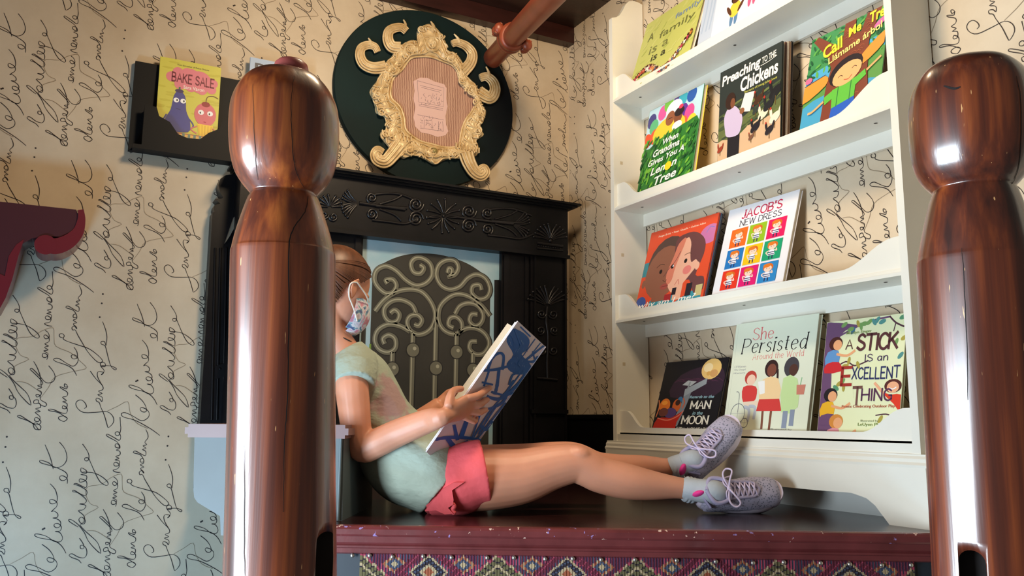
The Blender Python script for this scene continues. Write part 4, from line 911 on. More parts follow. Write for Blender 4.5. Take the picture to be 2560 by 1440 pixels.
for c in ((785, 325, 62, 0, 2.2, .0055), (620, 370, 50, 2, 1.6, .005), (930, 425, 44, 1, 1.6, .005), (490, 520, 46, 0, 1.8, .005), (540, 460, 34, 2, 1.5, .004), (1075, 680, 46, 3, 1.8, .005), (1010, 600, 34, 1, 1.5, .004), (380, 700, 40, 1, 1.5, .005), (400, 840, 36, 4, 1.5, .005), (1140, 860, 36, 2, 1.5, .005), (1120, 980, 34, 5, 1.4, .005), (430, 1010, 36, 2, 1.4, .005), (620, 1120, 44, 1, 1.6, .005), (790, 1135, 46, 0, 1.9, .0055), (950, 1160, 40, 3, 1.6, .005), (1090, 1110, 34, 2, 1.4, .005), (700, 220, 26, 2, 1.3, .004), (850, 270, 26, 0, 1.3, .004), (1110, 760, 30, 0, 1.3, .004), (460, 940, 30, 3, 1.3, .004)):
    curl(*c); curl(c[0], c[1], c[2]*.55, c[3]+2, 1.0, c[5]*.7, .026, -1)
rnd = random.Random(11)
for k in range(150):                                                  # acanthus leaflets around the rim
    t = 2*PI*k/150; i = int(k*240/150) % 240; f = rnd.choice([.25, .55, .85]); r = ri[i]+(ro[i]-ri[i])*f
    x, y = cx0+r*math.cos(t), cy0+r*math.sin(t); a = t+rnd.uniform(-1, 1)
    A = gp(x, y, .018); B = gp(x+22*math.cos(a), y+22*math.sin(a), .020)-A; C = (gp(x-7*math.sin(a), y+7*math.cos(a), .018)-A)
    mb.ell(A, (B, C, Vector((0, -.006, 0))), M_GOLD, 8, 6)
for fr_, am, rad in ((.16, .03, .0034), (.40, .06, .0026), (.66, .06, .0030), (.90, .05, .0036)):   # wavy running mouldings
    P = []
    for k in range(240):
        t = 2*PI*k/240; f = min(.97, max(.05, fr_+am*math.sin(k*.42+fr_*9)+am*.5*math.sin(k*.9))); q = ri[k]+(ro[k]-ri[k])*f
        P.append(gp(cx0+q*math.cos(t), cy0+q*math.sin(t), .007+.016*math.sin(PI*f)**.6))
    mb.tube(P+[P[0]], rad, M_GOLD, 6)
for k in range(44):                                                   # short leaf ribs
    i = int(k*240/44) % 240; t = 2*PI*k/44; P = []
    for f in (.2, .4, .6, .8):
        q = t+.10*(f-.5)*(1 if k % 2 else -1); rr = ri[i]+(ro[i]-ri[i])*f; P.append(gp(cx0+rr*math.cos(q), cy0+rr*math.sin(q), .012+.012*math.sin(PI*f)))
    mb.ctube(P, [.0018, .0034, .0034, .0018], M_GOLD, 7, 3)
for x0, y0, x1, y1 in ((405, 990, 620, 1040), (960, 1085, 1130, 1125)):  # dentil blocks over the feet
    for k in range(9):
        f = k/8; mb.box(tuple(gp(x0+(x1-x0)*f-8, y0+(y1-y0)*f+26, .018)), tuple(gp(x0+(x1-x0)*f+8, y0+(y1-y0)*f-18, .030)), M_GOLD)
loop = [gp(x, y, .008) for x, y in sm_i]; mb.tube(loop+[loop[0]], .004, M_GOLD, 8)
mb.sph(gp(787, 325, .02), .009, M_GOLD); mb.sph(gp(797, 1135, .018), .014, mat('dull_gilt_boss', (150, 134, 80), .5, metal=.3))
tag(mb.build('gilt_frame', pl), 'cream-gold carved rococo frame')
mb = MB()
def linen():
    m = mat('ribbed_linen', (184, 140, 118), .85); nt = m.node_tree; b = nt.nodes['Principled BSDF']
    tc = nt.nodes.new('ShaderNodeTexCoord'); w = nt.nodes.new('ShaderNodeTexWave'); w.inputs['Scale'].default_value = 42; w.inputs['Distortion'].default_value = 2.5; w.inputs['Detail'].default_value = 3
    nt.links.new(tc.outputs['Object'], w.inputs['Vector']); r = nt.nodes.new('ShaderNodeValToRGB'); r.color_ramp.elements[0].color = lin((142, 96, 80))+(1,); r.color_ramp.elements[1].color = lin((206, 168, 142))+(1,)
    nt.links.new(w.outputs[0], r.inputs[0]); nt.links.new(r.outputs[0], b.inputs['Base Color']); return m
mb.add([gp(cx0+(ri[k]+10)*math.cos(2*PI*k/240), cy0+(ri[k]+10)*math.sin(2*PI*k/240), .0030) for k in range(240)], [list(range(240))], linen()); mb.build('linen_insert', pl)
note = empty('torn_engraving', gp(770, 800, .0032), 'torn pinkish paper with a small engraving, stuck on the linen inside the gilt frame', 'picture')
mb = MB(); npts = [(640, 610), (690, 582), (745, 585), (800, 612), (870, 632), (888, 660), (886, 740), (896, 800), (880, 870), (884, 930), (902, 985), (880, 1015), (820, 1028), (760, 1005), (700, 995), (655, 950), (642, 880), (655, 800), (640, 740), (650, 680)]
mb.slab([gp(x, y, .0036) for x, y in npts][::-1], (0, -.0008, 0), mat('pink_torn_paper', (220, 182, 172), .8))
M_ENG = mat('engraving_line', (92, 74, 84), .8)
def L3(pts, w=.0012): mb.ribbon([gp(x, y, .0046) for x, y in pts], w, (0, -1, 0), M_ENG)
for q in ([(670, 605), (870, 660), (866, 800), (680, 765), (670, 605)], [(690, 640), (850, 680)], [(700, 655), (840, 692)], [(672, 860), (868, 900)], [(680, 780), (862, 815)], [(682, 792), (862, 828)], [(690, 960), (866, 985)], [(830, 910), (828, 965)], [(860, 910), (864, 985)], [(720, 960), (722, 900), (780, 905), (782, 965)]): L3(q)
for k in range(46):
    x = 695+rnd.random()*155; y = rnd.choice([rnd.uniform(700, 775), rnd.uniform(860, 965)]); L3([(x, y), (x+rnd.uniform(-14, 14), y+rnd.uniform(6, 22)), (x+rnd.uniform(-18, 18), y+rnd.uniform(0, 26))], .0011)
mb.build('paper', note)

# ------------------------------------------------------------------ terracotta pipe
M_PIPE = mat('terracotta_painted_pipe', (150, 72, 46), .38, var=.25, vscale=12)
A = aty(1232, 146, YD-.004); Bq = ray(1405, -38)*2.5; D = (Bq-A).normalized()
pipe = empty('ceiling_pipe', A, 'terracotta-painted metal pipe with a bolted clamp, sloping out from the edge of the plaque', 'pipe')
mb = MB(); mb.tube([A, A+D*((.36-A.y)/D.y)], .041, M_PIPE, 28); mb.build('pipe_tube', pipe)
mb = MB(); c = A+(Bq-A)*.35; sd = D.cross(Vector((0, 0, 1))).normalized(); up = sd.cross(D)
mb.tube([c-D*.034, c-D*.03, c-D*.008, c-D*.006, c+D*.006, c+D*.008, c+D*.03, c+D*.034], [.044, .054, .054, .049, .049, .054, .054, .044], M_PIPE, 28)
for q in (-.022, .022):
    for s_ in (-1, 1):
        b0 = c+D*q+CU*0+(-CR*.75+CU*.45).normalized()*.062 if s_ > 0 else c+D*q-(-CR*.75+CU*.45).normalized()*.062
        mb.ell(b0, (D*.013, sd*.020, up*.022), M_PIPE, 12, 8)
mb.build('pipe_clamp', pipe)
for s_ in (-1, 1):
    for q in (-.02, .02):
        e = (-CR*.75+CU*.45).normalized()*s_; b0 = c+D*q+e*.064; f = (D.cross(e)).normalized(); mb = MB(); mb.tube([b0-f*.022, b0-f*.014, b0-f*.014, b0+f*.014, b0+f*.014, b0+f*.022], [.0075, .0075, .004, .004, .0075, .0075], M_PIPE, 8, smooth=False); mb.build('clamp_bolt', pipe)

# ------------------------------------------------------------------ fireplace
M_BLK = mat('black_painted_iron', (10, 10, 12), .38, var=.5, vscale=9, rgb2=(20, 18, 20), bump=.15, bscale=24, spec=.28)
fp = empty('fireplace', (1.1, 2.95, ZP), 'black fireplace surround with carved frieze and pilasters behind the child', 'fireplace')
YF = 2.85
def fy(x, y, Y=YF): return aty(x, y, Y)
fx0, fx1 = .47, fy(1420, 800).x
zTop = fy(1440, 515).z; zFb = fy(1420, 648).z; zFt = zTop-.035
mb = MB(); mb.box((fx0-.02, YF-.040, zTop-.008), (fx1+.042, YA-.001, zTop), M_BLK); mb.box((fx0-.01, YF-.028, zTop-.015), (fx1+.03, YA-.001, zTop-.008), M_BLK); mb.box((fx0-.004, YF-.014, zTop-.022), (fx1+.014, YA-.001, zTop-.015), M_BLK); mb.build('mantel_shelf', fp)
mb = MB(); mb.box((fx0, YF, zFb), (fx1, YA-.001, zTop-.022), M_BLK); mb.box((fx0, YF-.012, zFb), (fx1+.004, YF, zFb+.014), M_BLK); mb.build('frieze', fp)
xo0, xo1 = fy(903, 700, YF+.03).x, fy(1252, 700, YF+.03).x
xp = fy(1330, 800).x
def pilaster(x0, x1, name='pilaster'):
    m = MB(); m.box((x0, YF+.012, ZP), (x1, YA-.001, zFb), M_BLK); m.box((x0+.012, YF+.002, ZP), (x0+.02, YF+.012, zFb), M_BLK); m.box((x1-.012, YF+.002, ZP), (x1-.004, YF+.012, zFb), M_BLK); m.box((x0, YF, ZP), (x1, YF+.012, ZP+.10), M_BLK); m.box((x0, YF-.002, ZP+.26), (x1, YF+.012, ZP+.275), M_BLK); return m.build(name, fp)
pilaster(xp, fx1); pilaster(fx0, fx0+(fx1-xp))
mb = MB(); mb.box((xo1, YF+.025, ZP), (xp, YA-.001, zFb), M_BLK); mb.box((xo1+.008, YF+.018, ZP+.02), (xo1+.03, YF+.025, zFb-.006), M_BLK); mb.box((xp-.022, YF+.018, ZP+.02), (xp-.006, YF+.025, zFb-.006), M_BLK); mb.build('inner_frame', fp); mb = MB()
mb.box((fx0+(fx1-xp), YF+.025, ZP), (xo0, YA-.001, zFb), M_BLK); mb.box((xo0-.03, YF+.018, ZP+.02), (xo0-.008, YF+.025, zFb-.006), M_BLK); mb.build('inner_frame', fp)
# carved ornament
M_CARV = mat('black_carving', (20, 18, 20), .32, spec=.55)
def orn(parts, name, Y, R=.004):
    m = MB()
    m.R = R
    for kind, a in parts:
        if kind == 'l': m.ctube([fy(820+x/2.182, 400+y/2.182, Y) for x, y in a[0]], [(a[1]*.0007, a[1]*.0007)]*len(a[0]), M_CARV, 8, 5)
        elif kind == 'c':
            cx, cy, r, a0, tn, sg, w = a; P = []
            for i in range(int(14*tn)+1):
                t = i/14; an = a0+sg*2*PI*t; q = r*(1-.85*t/tn); P.append(fy(820+(cx+q*math.cos(an))/2.182, 400+(cy+q*math.sin(an))/2.182, Y))
            m.tube(P, w*.0008, M_CARV, 8)
        elif kind == 'p':                                             # palmette: cx,cy,r,a0,a1,n
            cx, cy, r, a0, a1, n = a
            for i in range(n):
                an = a0+(a1-a0)*i/(n-1); P = [fy(820+(cx+r*f*math.cos(an+.25*(f-.5)*(1 if i > n/2 else -1)))/2.182, 400+(cy+r*f*math.sin(an+.25*(f-.5)*(1 if i > n/2 else -1)))/2.182, Y) for f in (.15, .4, .7, 1)]
                m.tube(P, [.0020, .0034, .0048, .003], M_CARV, 8); m.sph(P[-1], .0052, M_CARV, 8, 6)
        elif kind == 'b': m.sph(fy(820+a[0]/2.182, 400+a[1]/2.182, Y), a[2]*.00046, M_CARV)
    return m.build(name, fp)
S = []
sl = lambda x: 285+(x-560)*.13
for cx in (630,): 
    S += [('p', (cx, sl(cx)+10, 92, -PI, -.01, 8)), ('p', (cx, sl(cx)+10, 92, .2, PI-.2, 8)), ('b', (cx, sl(cx)+12, 12))]
for cx in (480, 768): S += [('c', (cx, sl(cx)-42+10, 42, 0, 2.2, 1, 6)), ('c', (cx, sl(cx)+46, 42, 0, 2.2, -1, 6)), ('b', (cx, sl(cx)-32, 7)), ('b', (cx, sl(cx)+46, 7))]
for cx, sgn in ((300, -1), (930, 1)): S += [('c', (cx-60*1, sl(cx-60)-36, 32, 1, 1.8, 1, 6)), ('c', (cx-60, sl(cx-60)+52, 32, 1, 1.8, -1, 6)), ('l', ([(cx-40, sl(cx)), (cx+40, sl(cx)+6), (cx+130, sl(cx)+12)], 9)), ('l', ([(cx-60, sl(cx)-60), (cx+20, sl(cx)-70), (cx+100, sl(cx)-62), (cx+180, sl(cx)-30)], 7)), ('l', ([(cx-60, sl(cx)+76), (cx+30, sl(cx)+86), (cx+120, sl(cx)+96), (cx+190, sl(cx)+70)], 7)), ('l', ([(cx-20, sl(cx)+16), (cx+60, sl(cx)+46), (cx+100, sl(cx)+80)], 6)), ('l', ([(cx-20, sl(cx)-10), (cx+60, sl(cx)-34), (cx+100, sl(cx)-56)], 6))]
S += [('p', (170, sl(170)+4, 96, PI-.75, PI+.75, 9)), ('p', (1000, sl(1000)+10, 100, -.62, .68, 9)), ('l', ([(170, sl(170)), (260, sl(260)+2), (420, sl(420)+4)], 9)), ('l', ([(700, sl(700)+8), (850, sl(850)+8), (1010, sl(1010)+6)], 9))]
orn(S, 'frieze_carving', YF-.002)
orn([('p', (1212, 440, 92, -PI+.35, -.35, 11)), ('l', ([(1140, 452), (1212, 462), (1280, 470)], 9)), ('l', ([(1140, 480), (1212, 488), (1280, 494)], 6)), ('b', (1212, 440, 16))]+[('b', (1150+k*13, 468+k*1.6, 6)) for k in range(10)], 'corner_palmette', YF-.002)
orn([('p', (1196, 800, 112, -PI+.5, -.5, 11)), ('c', (1165, 840, 26, 0, 1.6, 1, 5)), ('c', (1228, 842, 26, 3, 1.6, -1, 5)), ('l', ([(1196, 800), (1190, 880), (1200, 960), (1196, 1100), (1198, 1190)], 7)), ('c', (1160, 930, 24, 2, 1.5, -1, 5)), ('c', (1235, 930, 24, 1, 1.5, 1, 5)), ('c', (1165, 1040, 24, 0, 1.5, 1, 5)), ('c', (1230, 1040, 24, 3, 1.5, -1, 5)), ('l', ([(1140, 1190), (1200, 1195), (1250, 1200)], 8))], 'pilaster_carving', YF+.010)
orn([('p', (10, 260, 70, -PI+.2, -.2, 9)), ('c', (-20, 300, 24, 0, 1.6, 1, 5)), ('c', (30, 310, 24, 3, 1.6, -1, 5))], 'corner_palmette', YF-.002)
# painted panel: sky, arched gate, iron scrollwork (a flat mural in the opening)
YM = YF+.045
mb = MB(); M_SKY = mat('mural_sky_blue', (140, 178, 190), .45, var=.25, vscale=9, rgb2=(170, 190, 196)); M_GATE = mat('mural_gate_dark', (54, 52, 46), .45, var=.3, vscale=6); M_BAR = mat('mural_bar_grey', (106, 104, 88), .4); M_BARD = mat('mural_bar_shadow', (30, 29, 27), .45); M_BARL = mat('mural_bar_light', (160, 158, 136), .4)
mb.box((xo0-.012, YM, ZP), (xo1+.012, YM+.012, zFb), M_SKY)
def fm(x, y, k=0): return aty(820+x/2, 580+y/2, YM-.0006-.0002*k)
arch = catmull([(222, 215, 0), (250, 175, 0), (320, 135, 0), (400, 112, 0), (490, 107, 0), (580, 118, 0), (680, 150, 0), (750, 190, 0), (812, 240, 0)], 5)
zb_ = ZP+.001
pts = [fm(p.x, p.y) for p in arch]; pts = pts+[Vector((pts[-1].x, pts[-1].y, zb_)), Vector((pts[0].x, pts[0].y, zb_))]
mb.add(pts, [list(range(len(pts)))], M_GATE)
def side(x0, x1, y0, m, k=1):
    a = fm(x0, y0, k); b = fm(x1, y0, k); mb.add([a, b, Vector((b.x, b.y, zb_)), Vector((a.x, a.y, zb_))], [(0, 1, 2, 3)], m)
side(178, 200, 190, M_GATE); side(832, 862, 240, mat('mural_black', (16, 16, 18), .4)); side(207, 216, 560, mat('mural_grass', (110, 140, 50), .5), 2)
gs = ["298,258 290,240 325,238 342,268 325,300 290,307 250,275 232,235 245,190 290,170 340,192 390,240 440,267 490,255 521,215 512,160 470,130 435,132 415,160 428,200 462,207 480,180 460,165",
"598,205 605,182 620,188 618,210 600,222 635,212 652,178 635,145 595,140 555,165 542,215 565,265 610,287 660,272 700,230 745,212 790,235 810,285 795,325 755,335 720,305 725,270 758,265 768,290",
"235,395 280,340 340,300 410,286 470,300 515,350 536,410 525,465 495,500 450,512 410,490 396,450 412,420 447,415 470,440 455,468 432,462",
"810,420 770,370 710,325 650,310 600,330 560,375 553,440 580,490 630,511 667,490 667,450 640,425 610,432 603,465 628,480",
"440,405 420,365 370,340 320,345 283,380 284,422 310,450 345,445 357,412 335,390 312,405", "635,410 660,370 705,355 750,370 776,415 765,455 735,470 708,445 718,412 748,412",
"410,497 360,470 300,462 250,490 234,540 255,585 300,602 336,580 336,535 305,515 275,533 283,560", "650,502 700,480 750,485 790,515 806,560 780,605 740,612 708,585 714,550 745,547"]
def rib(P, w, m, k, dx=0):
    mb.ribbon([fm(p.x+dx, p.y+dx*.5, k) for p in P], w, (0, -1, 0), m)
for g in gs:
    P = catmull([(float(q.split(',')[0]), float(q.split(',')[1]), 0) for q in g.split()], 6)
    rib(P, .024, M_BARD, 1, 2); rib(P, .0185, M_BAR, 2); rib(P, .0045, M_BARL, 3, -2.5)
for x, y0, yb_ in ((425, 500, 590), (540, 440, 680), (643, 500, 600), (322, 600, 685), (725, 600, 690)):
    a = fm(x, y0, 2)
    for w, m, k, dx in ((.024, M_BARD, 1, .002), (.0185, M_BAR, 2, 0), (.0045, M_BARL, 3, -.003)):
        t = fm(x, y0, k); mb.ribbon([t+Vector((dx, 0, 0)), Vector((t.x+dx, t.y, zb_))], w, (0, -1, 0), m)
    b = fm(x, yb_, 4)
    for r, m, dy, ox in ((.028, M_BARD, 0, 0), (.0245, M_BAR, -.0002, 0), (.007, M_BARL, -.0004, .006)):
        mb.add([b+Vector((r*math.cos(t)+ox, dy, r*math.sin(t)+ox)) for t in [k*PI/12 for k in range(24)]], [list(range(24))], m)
tag(mb.build('painted_panel', fp), 'mural of a grey scrollwork garden gate under blue sky')
# left outer board with scrolled head, iron hinge and bare timber brace
YS = 2.965
brd = [(500, 1062), (512, 860), (522, 690), (531, 532), (536, 530), (534, 520), (536, 513), (545, 510), (551, 509), (538, 497), (553, 497), (558, 494), (550, 480), (546, 462), (551, 447), (564, 438), (583, 435), (603, 437), (622, 450), (632, 475), (636, 520), (640, 1062)]
mb = MB(); P = [aty(x, y, YS) for x, y in brd]; P[0].z = P[-1].z = ZP
mb.slab(P, (0, YA-.002-YS, 0), M_BLK)
for px in (538, 551, 566): 
    a = aty(px, 620, YS-.002); b = aty(px-9, 1050, YS-.002); mb.tube([a, b], .004, M_BLK, 8)
sb = empty('scroll_topped_board', aty(570, 1062, YS), 'black upright board with a scrolled top left of the fireplace', 'board'); mb.build('board', sb)
mb = MB(); a = [aty(x, y, YS-.006) for x, y in ((538, 915), (566, 906), (566, 940), (538, 948))]; mb.slab(a, (0, .006, 0), M_BLK); mb.sph(aty(550, 922, YS-.007), .004, M_BLK); mb.build('hinge_plate', sb)
mb = MB(); br = [aty(x, y, YS-.03) for x, y in ((608, 478), (634, 478), (576, 588), (564, 606))]
mb.slab(br, (0, .028, 0), mat('bare_grey_timber', (128, 116, 98), .7, var=.3, vscale=20)); tag(mb.build('brace', sb), 'bare grey timber brace')

# ------------------------------------------------------------------ grey cabinet with mauve ledge (the child leans on it)
M_GREY = mat('blue_grey_paint', (92, 104, 106), .45, var=.15, vscale=5); M_MAUVE = mat('mauve_paint', (128, 102, 102), .4, var=.15, vscale=8)
cb = empty('side_cabinet', (.45, 2.05, ZP), 'grey cabinet with a mauve ledge behind the near post, where the child leans', 'cabinet')
Cr = E1+ED*.005-EN*.045; Cr.z = 0
def oncab(px, py): d = ray(px, py); return d*(Cr.dot(EN)/d.dot(EN))
zs1 = oncab(670, 1061).z; zs0 = oncab(670, 1095).z
aL = oncab(462, 1075); aR = oncab(871, 1078)
back = -EN*.36
mb = MB()
def slabz(p0, p1, depth, z0, z1, m):
    q = [Vector((p0.x, p0.y, z0)), Vector((p1.x, p1.y, z0)), Vector((p1.x, p1.y, z0))+depth, Vector((p0.x, p0.y, z0))+depth]; mb.slab(q, (0, 0, z1-z0), m)
c_ = ED*.008
slabz(aL+c_, aR-c_, back, zs0, zs0+.008, M_MAUVE); slabz(aL, aR, back, zs0+.008, zs1-.008, M_MAUVE); slabz(aL+c_, aR-c_, back, zs1-.008, zs1, M_MAUVE); mb.build('ledge', cb, fix=True)
mb = MB(); fr = [oncab(x, y) for x, y in ((481, 1093), (478, 1225), (480, 1245), (488, 1257), (545, 1292), (547, 1340), (600, 1345), (600, 1304), (852, 1304), (856, 1093))]
fr[0].z = zs0; fr[-1].z = zs0; fr[-2].z = ZP+.0; fr[-3].z = ZP+.0
ins = -EN*.012; fr = [p+ins for p in fr]
mb.slab(fr, -EN*.335, M_GREY); mb.build('cabinet_body', cb, fix=True)
mb = MB(); q = oncab(851, 1095)+ins*.5; mb.tube([Vector((q.x, q.y, zs0)), Vector((q.x, q.y, ZP+.001))], .004, M_GREY, 8); mb.build('corner_bead', cb)

# ------------------------------------------------------------------ maroon scroll bracket on the left
YBk = 2.86
M_DM = mat('dark_plum_paint', (74, 34, 42), .35, coat=.2); M_RM = mat('crimson_paint', (112, 28, 40), .35, coat=.2)
bk = empty('scroll_bracket', aty(60, 620, YBk), 'dark plum shelf bracket with a crimson scrolled edge at the left of the photo', 'bracket')
body = [(-60, 498), (0, 504), (190, 524), (200, 545), (180, 578), (150, 592), (110, 590), (80, 596), (52, 612), (32, 640), (18, 690), (8, 730), (-8, 765), (-60, 800)]
mb = MB(); mb.slab([aty(x, y, YBk+.006) for x, y in body], (0, .12, 0), M_DM); mb.build('bracket_plate', bk, fix=True)
mb = MB()
rim = catmull([(203, 524, 0), (205, 550, 0), (196, 582, 0), (172, 606, 0), (140, 618, 0), (114, 612, 0), (110, 606, 0)], 6); ws = [10, 14, 20, 26, 28, 26, 22]
wl = [v.x for v in catmull([(w, 0, 0) for w in ws], 6)]; top = []; bot = []
for i, p in enumerate(rim):
    T = rim[min(i+1, len(rim)-1)]-rim[max(i-1, 0)]; T.normalize(); Nn = Vector((-T.y, T.x, 0)); top.append(p+Nn*wl[i]*.8); bot.append(p-Nn*wl[i]*.62)
vs = [aty(p.x, p.y, YBk) for p in top]+[aty(p.x, p.y, YBk) for p in bot]; n = len(top)
vs2 = [v+Vector((0, .126, 0)) for v in vs]
mb.add(vs+vs2, [(i, i+1, n+i+1, n+i) for i in range(n-1)]+[(2*n+i, 3*n+i, 3*n+i+1, 2*n+i+1) for i in range(n-1)]+[(i, 2*n+i, 2*n+i+1, i+1) for i in range(n-1)]+[(n+i, n+i+1, 3*n+i+1, 3*n+i) for i in range(n-1)]+[(0, n, 3*n, 2*n)], M_RM)
c = aty(114, 612, YBk); r = .030
mb.prism([(math.cos(t)*r, math.sin(t)*r) for t in [k*PI/14 for k in range(28)]], lambda p, t: c+Vector((p[0], -.001+.128*t, p[1])), M_RM)
mb.build('scroll_edge', bk, fix=True)
mb = MB(); q = [aty(x, y, YBk+.003) for x, y in ((-60, 660), (12, 690), (22, 640), (40, 612), (60, 598), (46, 640), (30, 700), (14, 745), (-4, 778), (-60, 815))]
mb.slab(q, (0, .12, 0), M_RM); mb.build('lower_edge', bk, fix=True)

# ------------------------------------------------------------------ black wall rack with two books
YR0 = 2.995
M_RACK = mat('black_satin_rack', (8, 9, 12), .55, spec=.25)
rk = empty('wall_book_rack', aty(460, 380, YA), 'black wooden book rack hung on the wallpaper at the upper left', 'wall rack')
zr0 = aty(322, 372, YR0).z; zr1 = aty(337, 148, YR0).z; xr0 = aty(330, 260, YR0).x; xr1 = xr0+.60
mb = MB(); mb.box((xr0, YR0+.012, zr0), (xr1, YA-.001, zr1), M_RACK); mb.build('back_panel', rk)
YFp = YR0-.038; zl1 = aty(370, 262, YFp).z
zl0 = zr0-.004; lip_top = []
mb = MB(); mb.box((xr0+.012, YFp, zl0), (xr1-.012, YR0+.0118, zl0+.014), M_RACK)
xa = [aty(x, y, YFp) for x, y in ((372, 262), (392, 268), (398, 290), (425, 305), (445, 335), (468, 345), (500, 348), (522, 332), (548, 322), (556, 300), (572, 290))]
prof2 = [(p.x, p.z) for p in xa]; W2 = (xr0+xr1)/2
mirx = [(2*W2-x, z) for x, z in prof2][::-1]
mid = [(x, z) for x, z in prof2 if x < W2]+[(x, z) for x, z in mirx if x > W2]
x0, x1 = prof2[0][0]-.012, 2*W2-prof2[0][0]+.012
poly = [(x0, zl0+.014), (x0, prof2[0][1])]+mid+[(x1, prof2[0][1]), (x1, zl0+.014)]
mb.prism(poly, lambda p, t: Vector((p[0], YFp+.010*t, p[1])), M_RACK)
for xx in (x0, x1-.008): mb.box((xx, YFp+.0101, zl0+.014), (xx+.008, YR0+.0118, prof2[0][1]-.01), M_RACK)
mb.build('front_lip', rk, fix=True)
def rack_book(px, label, art, cover, th=.012):
    TL = aty(*px[0], YR0-.004); TR = aty(*px[1], YR0-.004); z0 = zl0+.0145; W = TR.x-TL.x; zt = (TL.z+TR.z)/2-.002
    o = Vector((TL.x, YR0-.020, z0)); v = Vector((0, .014, zt-z0)); H = v.length; v.normalize(); u = Vector((1, 0, 0)); n = u.cross(v)
    root = empty('picture_book', (o.x+W/2, o.y, z0), label, 'book'); mb = MB()
    def q(x, y, z): return o+u*x+v*y-n*z
    def s6(M, x0, x1, y0, y1, z0, z1, m):
        vs = [q(x0, y0, z0), q(x1, y0, z0), q(x1, y1, z0), q(x0, y1, z0), q(x0, y0, z1), q(x1, y0, z1), q(x1, y1, z1), q(x0, y1, z1)]
        M.add(vs, [(0, 1, 2, 3), (7, 6, 5, 4), (4, 5, 1, 0), (5, 6, 2, 1), (6, 7, 3, 2), (7, 4, 0, 3)], m)
    s6(mb, 0, W, 0, H, 0, .0016, ink(cover)); s6(mb, 0, W, 0, H, th-.0016, th, ink(cover)); s6(mb, 0, .002, 0, H, .0016, th-.0016, ink(cover))
    A = Art(mb, o, u, v, W, H); A.n = n; art(A); mb.build('cover', root)
    m2 = MB(); s6(m2, .002, W-.002, .002, H-.002, .0016, th-.0016, M_PAGE); m2.build('pages', root)
def a_bake(A):
    A.rect(0, 0, 1, 1, (214, 206, 80)); rnd = random.Random(1)
    for k in range(30): A.oval(rnd.random(), rnd.uniform(.3, 1), .10, .012, (204, 194, 66), 0, 8)
    A.text('from the author of Robot Dreams', .28, .935, .80, .955, (90, 80, 40))
    for x, y, r in ((.20, .80, .09), (.30, .86, .09), (.45, .87, .09), (.60, .85, .09), (.75, .83, .09), (.88, .80, .08), (.86, .73, .08), (.70, .71, .09), (.52, .72, .09), (.34, .73, .09), (.5, .8, .2), (.66, .79, .2), (.36, .8, .15)): A.oval(x, y, r, r*.62, (228, 128, 140))
    A.stext('BAKE SALE', .20, .745, .90, .86, (120, 26, 50), wt=1.9); A.text('Sara Varon', .40, .69, .74, .73, (250, 240, 230), .01)
    B = (66, 66, 140); A.poly([(.26, .60), (.34, .66), (.44, .60), (.47, .45), (.54, .34), (.52, .22), (.18, .22), (.14, .32), (.22, .44)], B, 4); A.line([(.34, .66), (.34, .70)], .018, (50, 110, 60), 0); A.oval(.34, .655, .07, .02, (60, 40, 90))
    for x in (.30, .41): A.oval(x, .55, .045, .026, (250, 250, 250)); A.oval(x+.012, .55, .012, .012, (20, 20, 30))
    A.line([(.16, .38), (.10, .28), (.16, .22), (.26, .24)], .014, B); A.line([(.50, .38), (.60, .30), (.52, .24)], .014, B); A.line([(.30, .46), (.38, .45)], .006, (40, 36, 90), 0)
    A.oval(.78, .44, .18, .13, (220, 110, 120)); A.oval(.78, .555, .07, .03, (150, 30, 40)); A.line([(.78, .57), (.80, .64), (.90, .66), (.98, .64)], .008, (110, 60, 40)); A.poly([(.66, .33), (.92, .33), (.88, .18), (.70, .18)], (250, 206, 60))
    for k in range(5): A.line([(.69+.05*k, .32), (.705+.045*k, .19)], .005, (200, 150, 40), 0)
    for x in (.71, .86): A.oval(x, .46, .048, .028, (250, 250, 250)); A.oval(x-.012, .455, .012, .012, (30, 20, 30))
    A.line([(.76, .36), (.80, .355)], .012, (190, 60, 80), 0); A.line([(.66, .30), (.56, .26), (.66, .22)], .012, (220, 110, 120)); A.line([(.92, .30), (.98, .24), (.86, .18)], .012, (220, 110, 120))
    A.rect(0, 0, 1, .20, (110, 140, 136)); A.oval(.30, .18, .10, .03, (140, 90, 80))
    for k in range(14): x = .38+.09*(k % 5)+.02*(k//5); y = .16-.055*(k//5); A.rect(x, y, x+.05, y+.03, (240, 200, 110)); A.rect(x, y+.03, x+.05, y+.038, (190, 80, 60))
rack_book([(401, 141), (553, 168)], 'yellow picture book with an eggplant and a cupcake in the black wall rack', a_bake, (214, 206, 80))
def a_boo(A):
    A.rect(0, 0, 1, 1, (176, 196, 222)); A.poly([(.1, .5), (.06, .8), (.2, .94), (.5, .97), (.8, .95), (.95, .8), (.9, .4), (.5, .3)], (240, 242, 250), 3); A.text('BOO', .08, .845, .90, .955, (70, 70, 80), .02)
rack_book([(626, 142), (771, 170)], 'pale blue picture book in the rack, mostly hidden behind the near post', a_boo, (176, 196, 222))

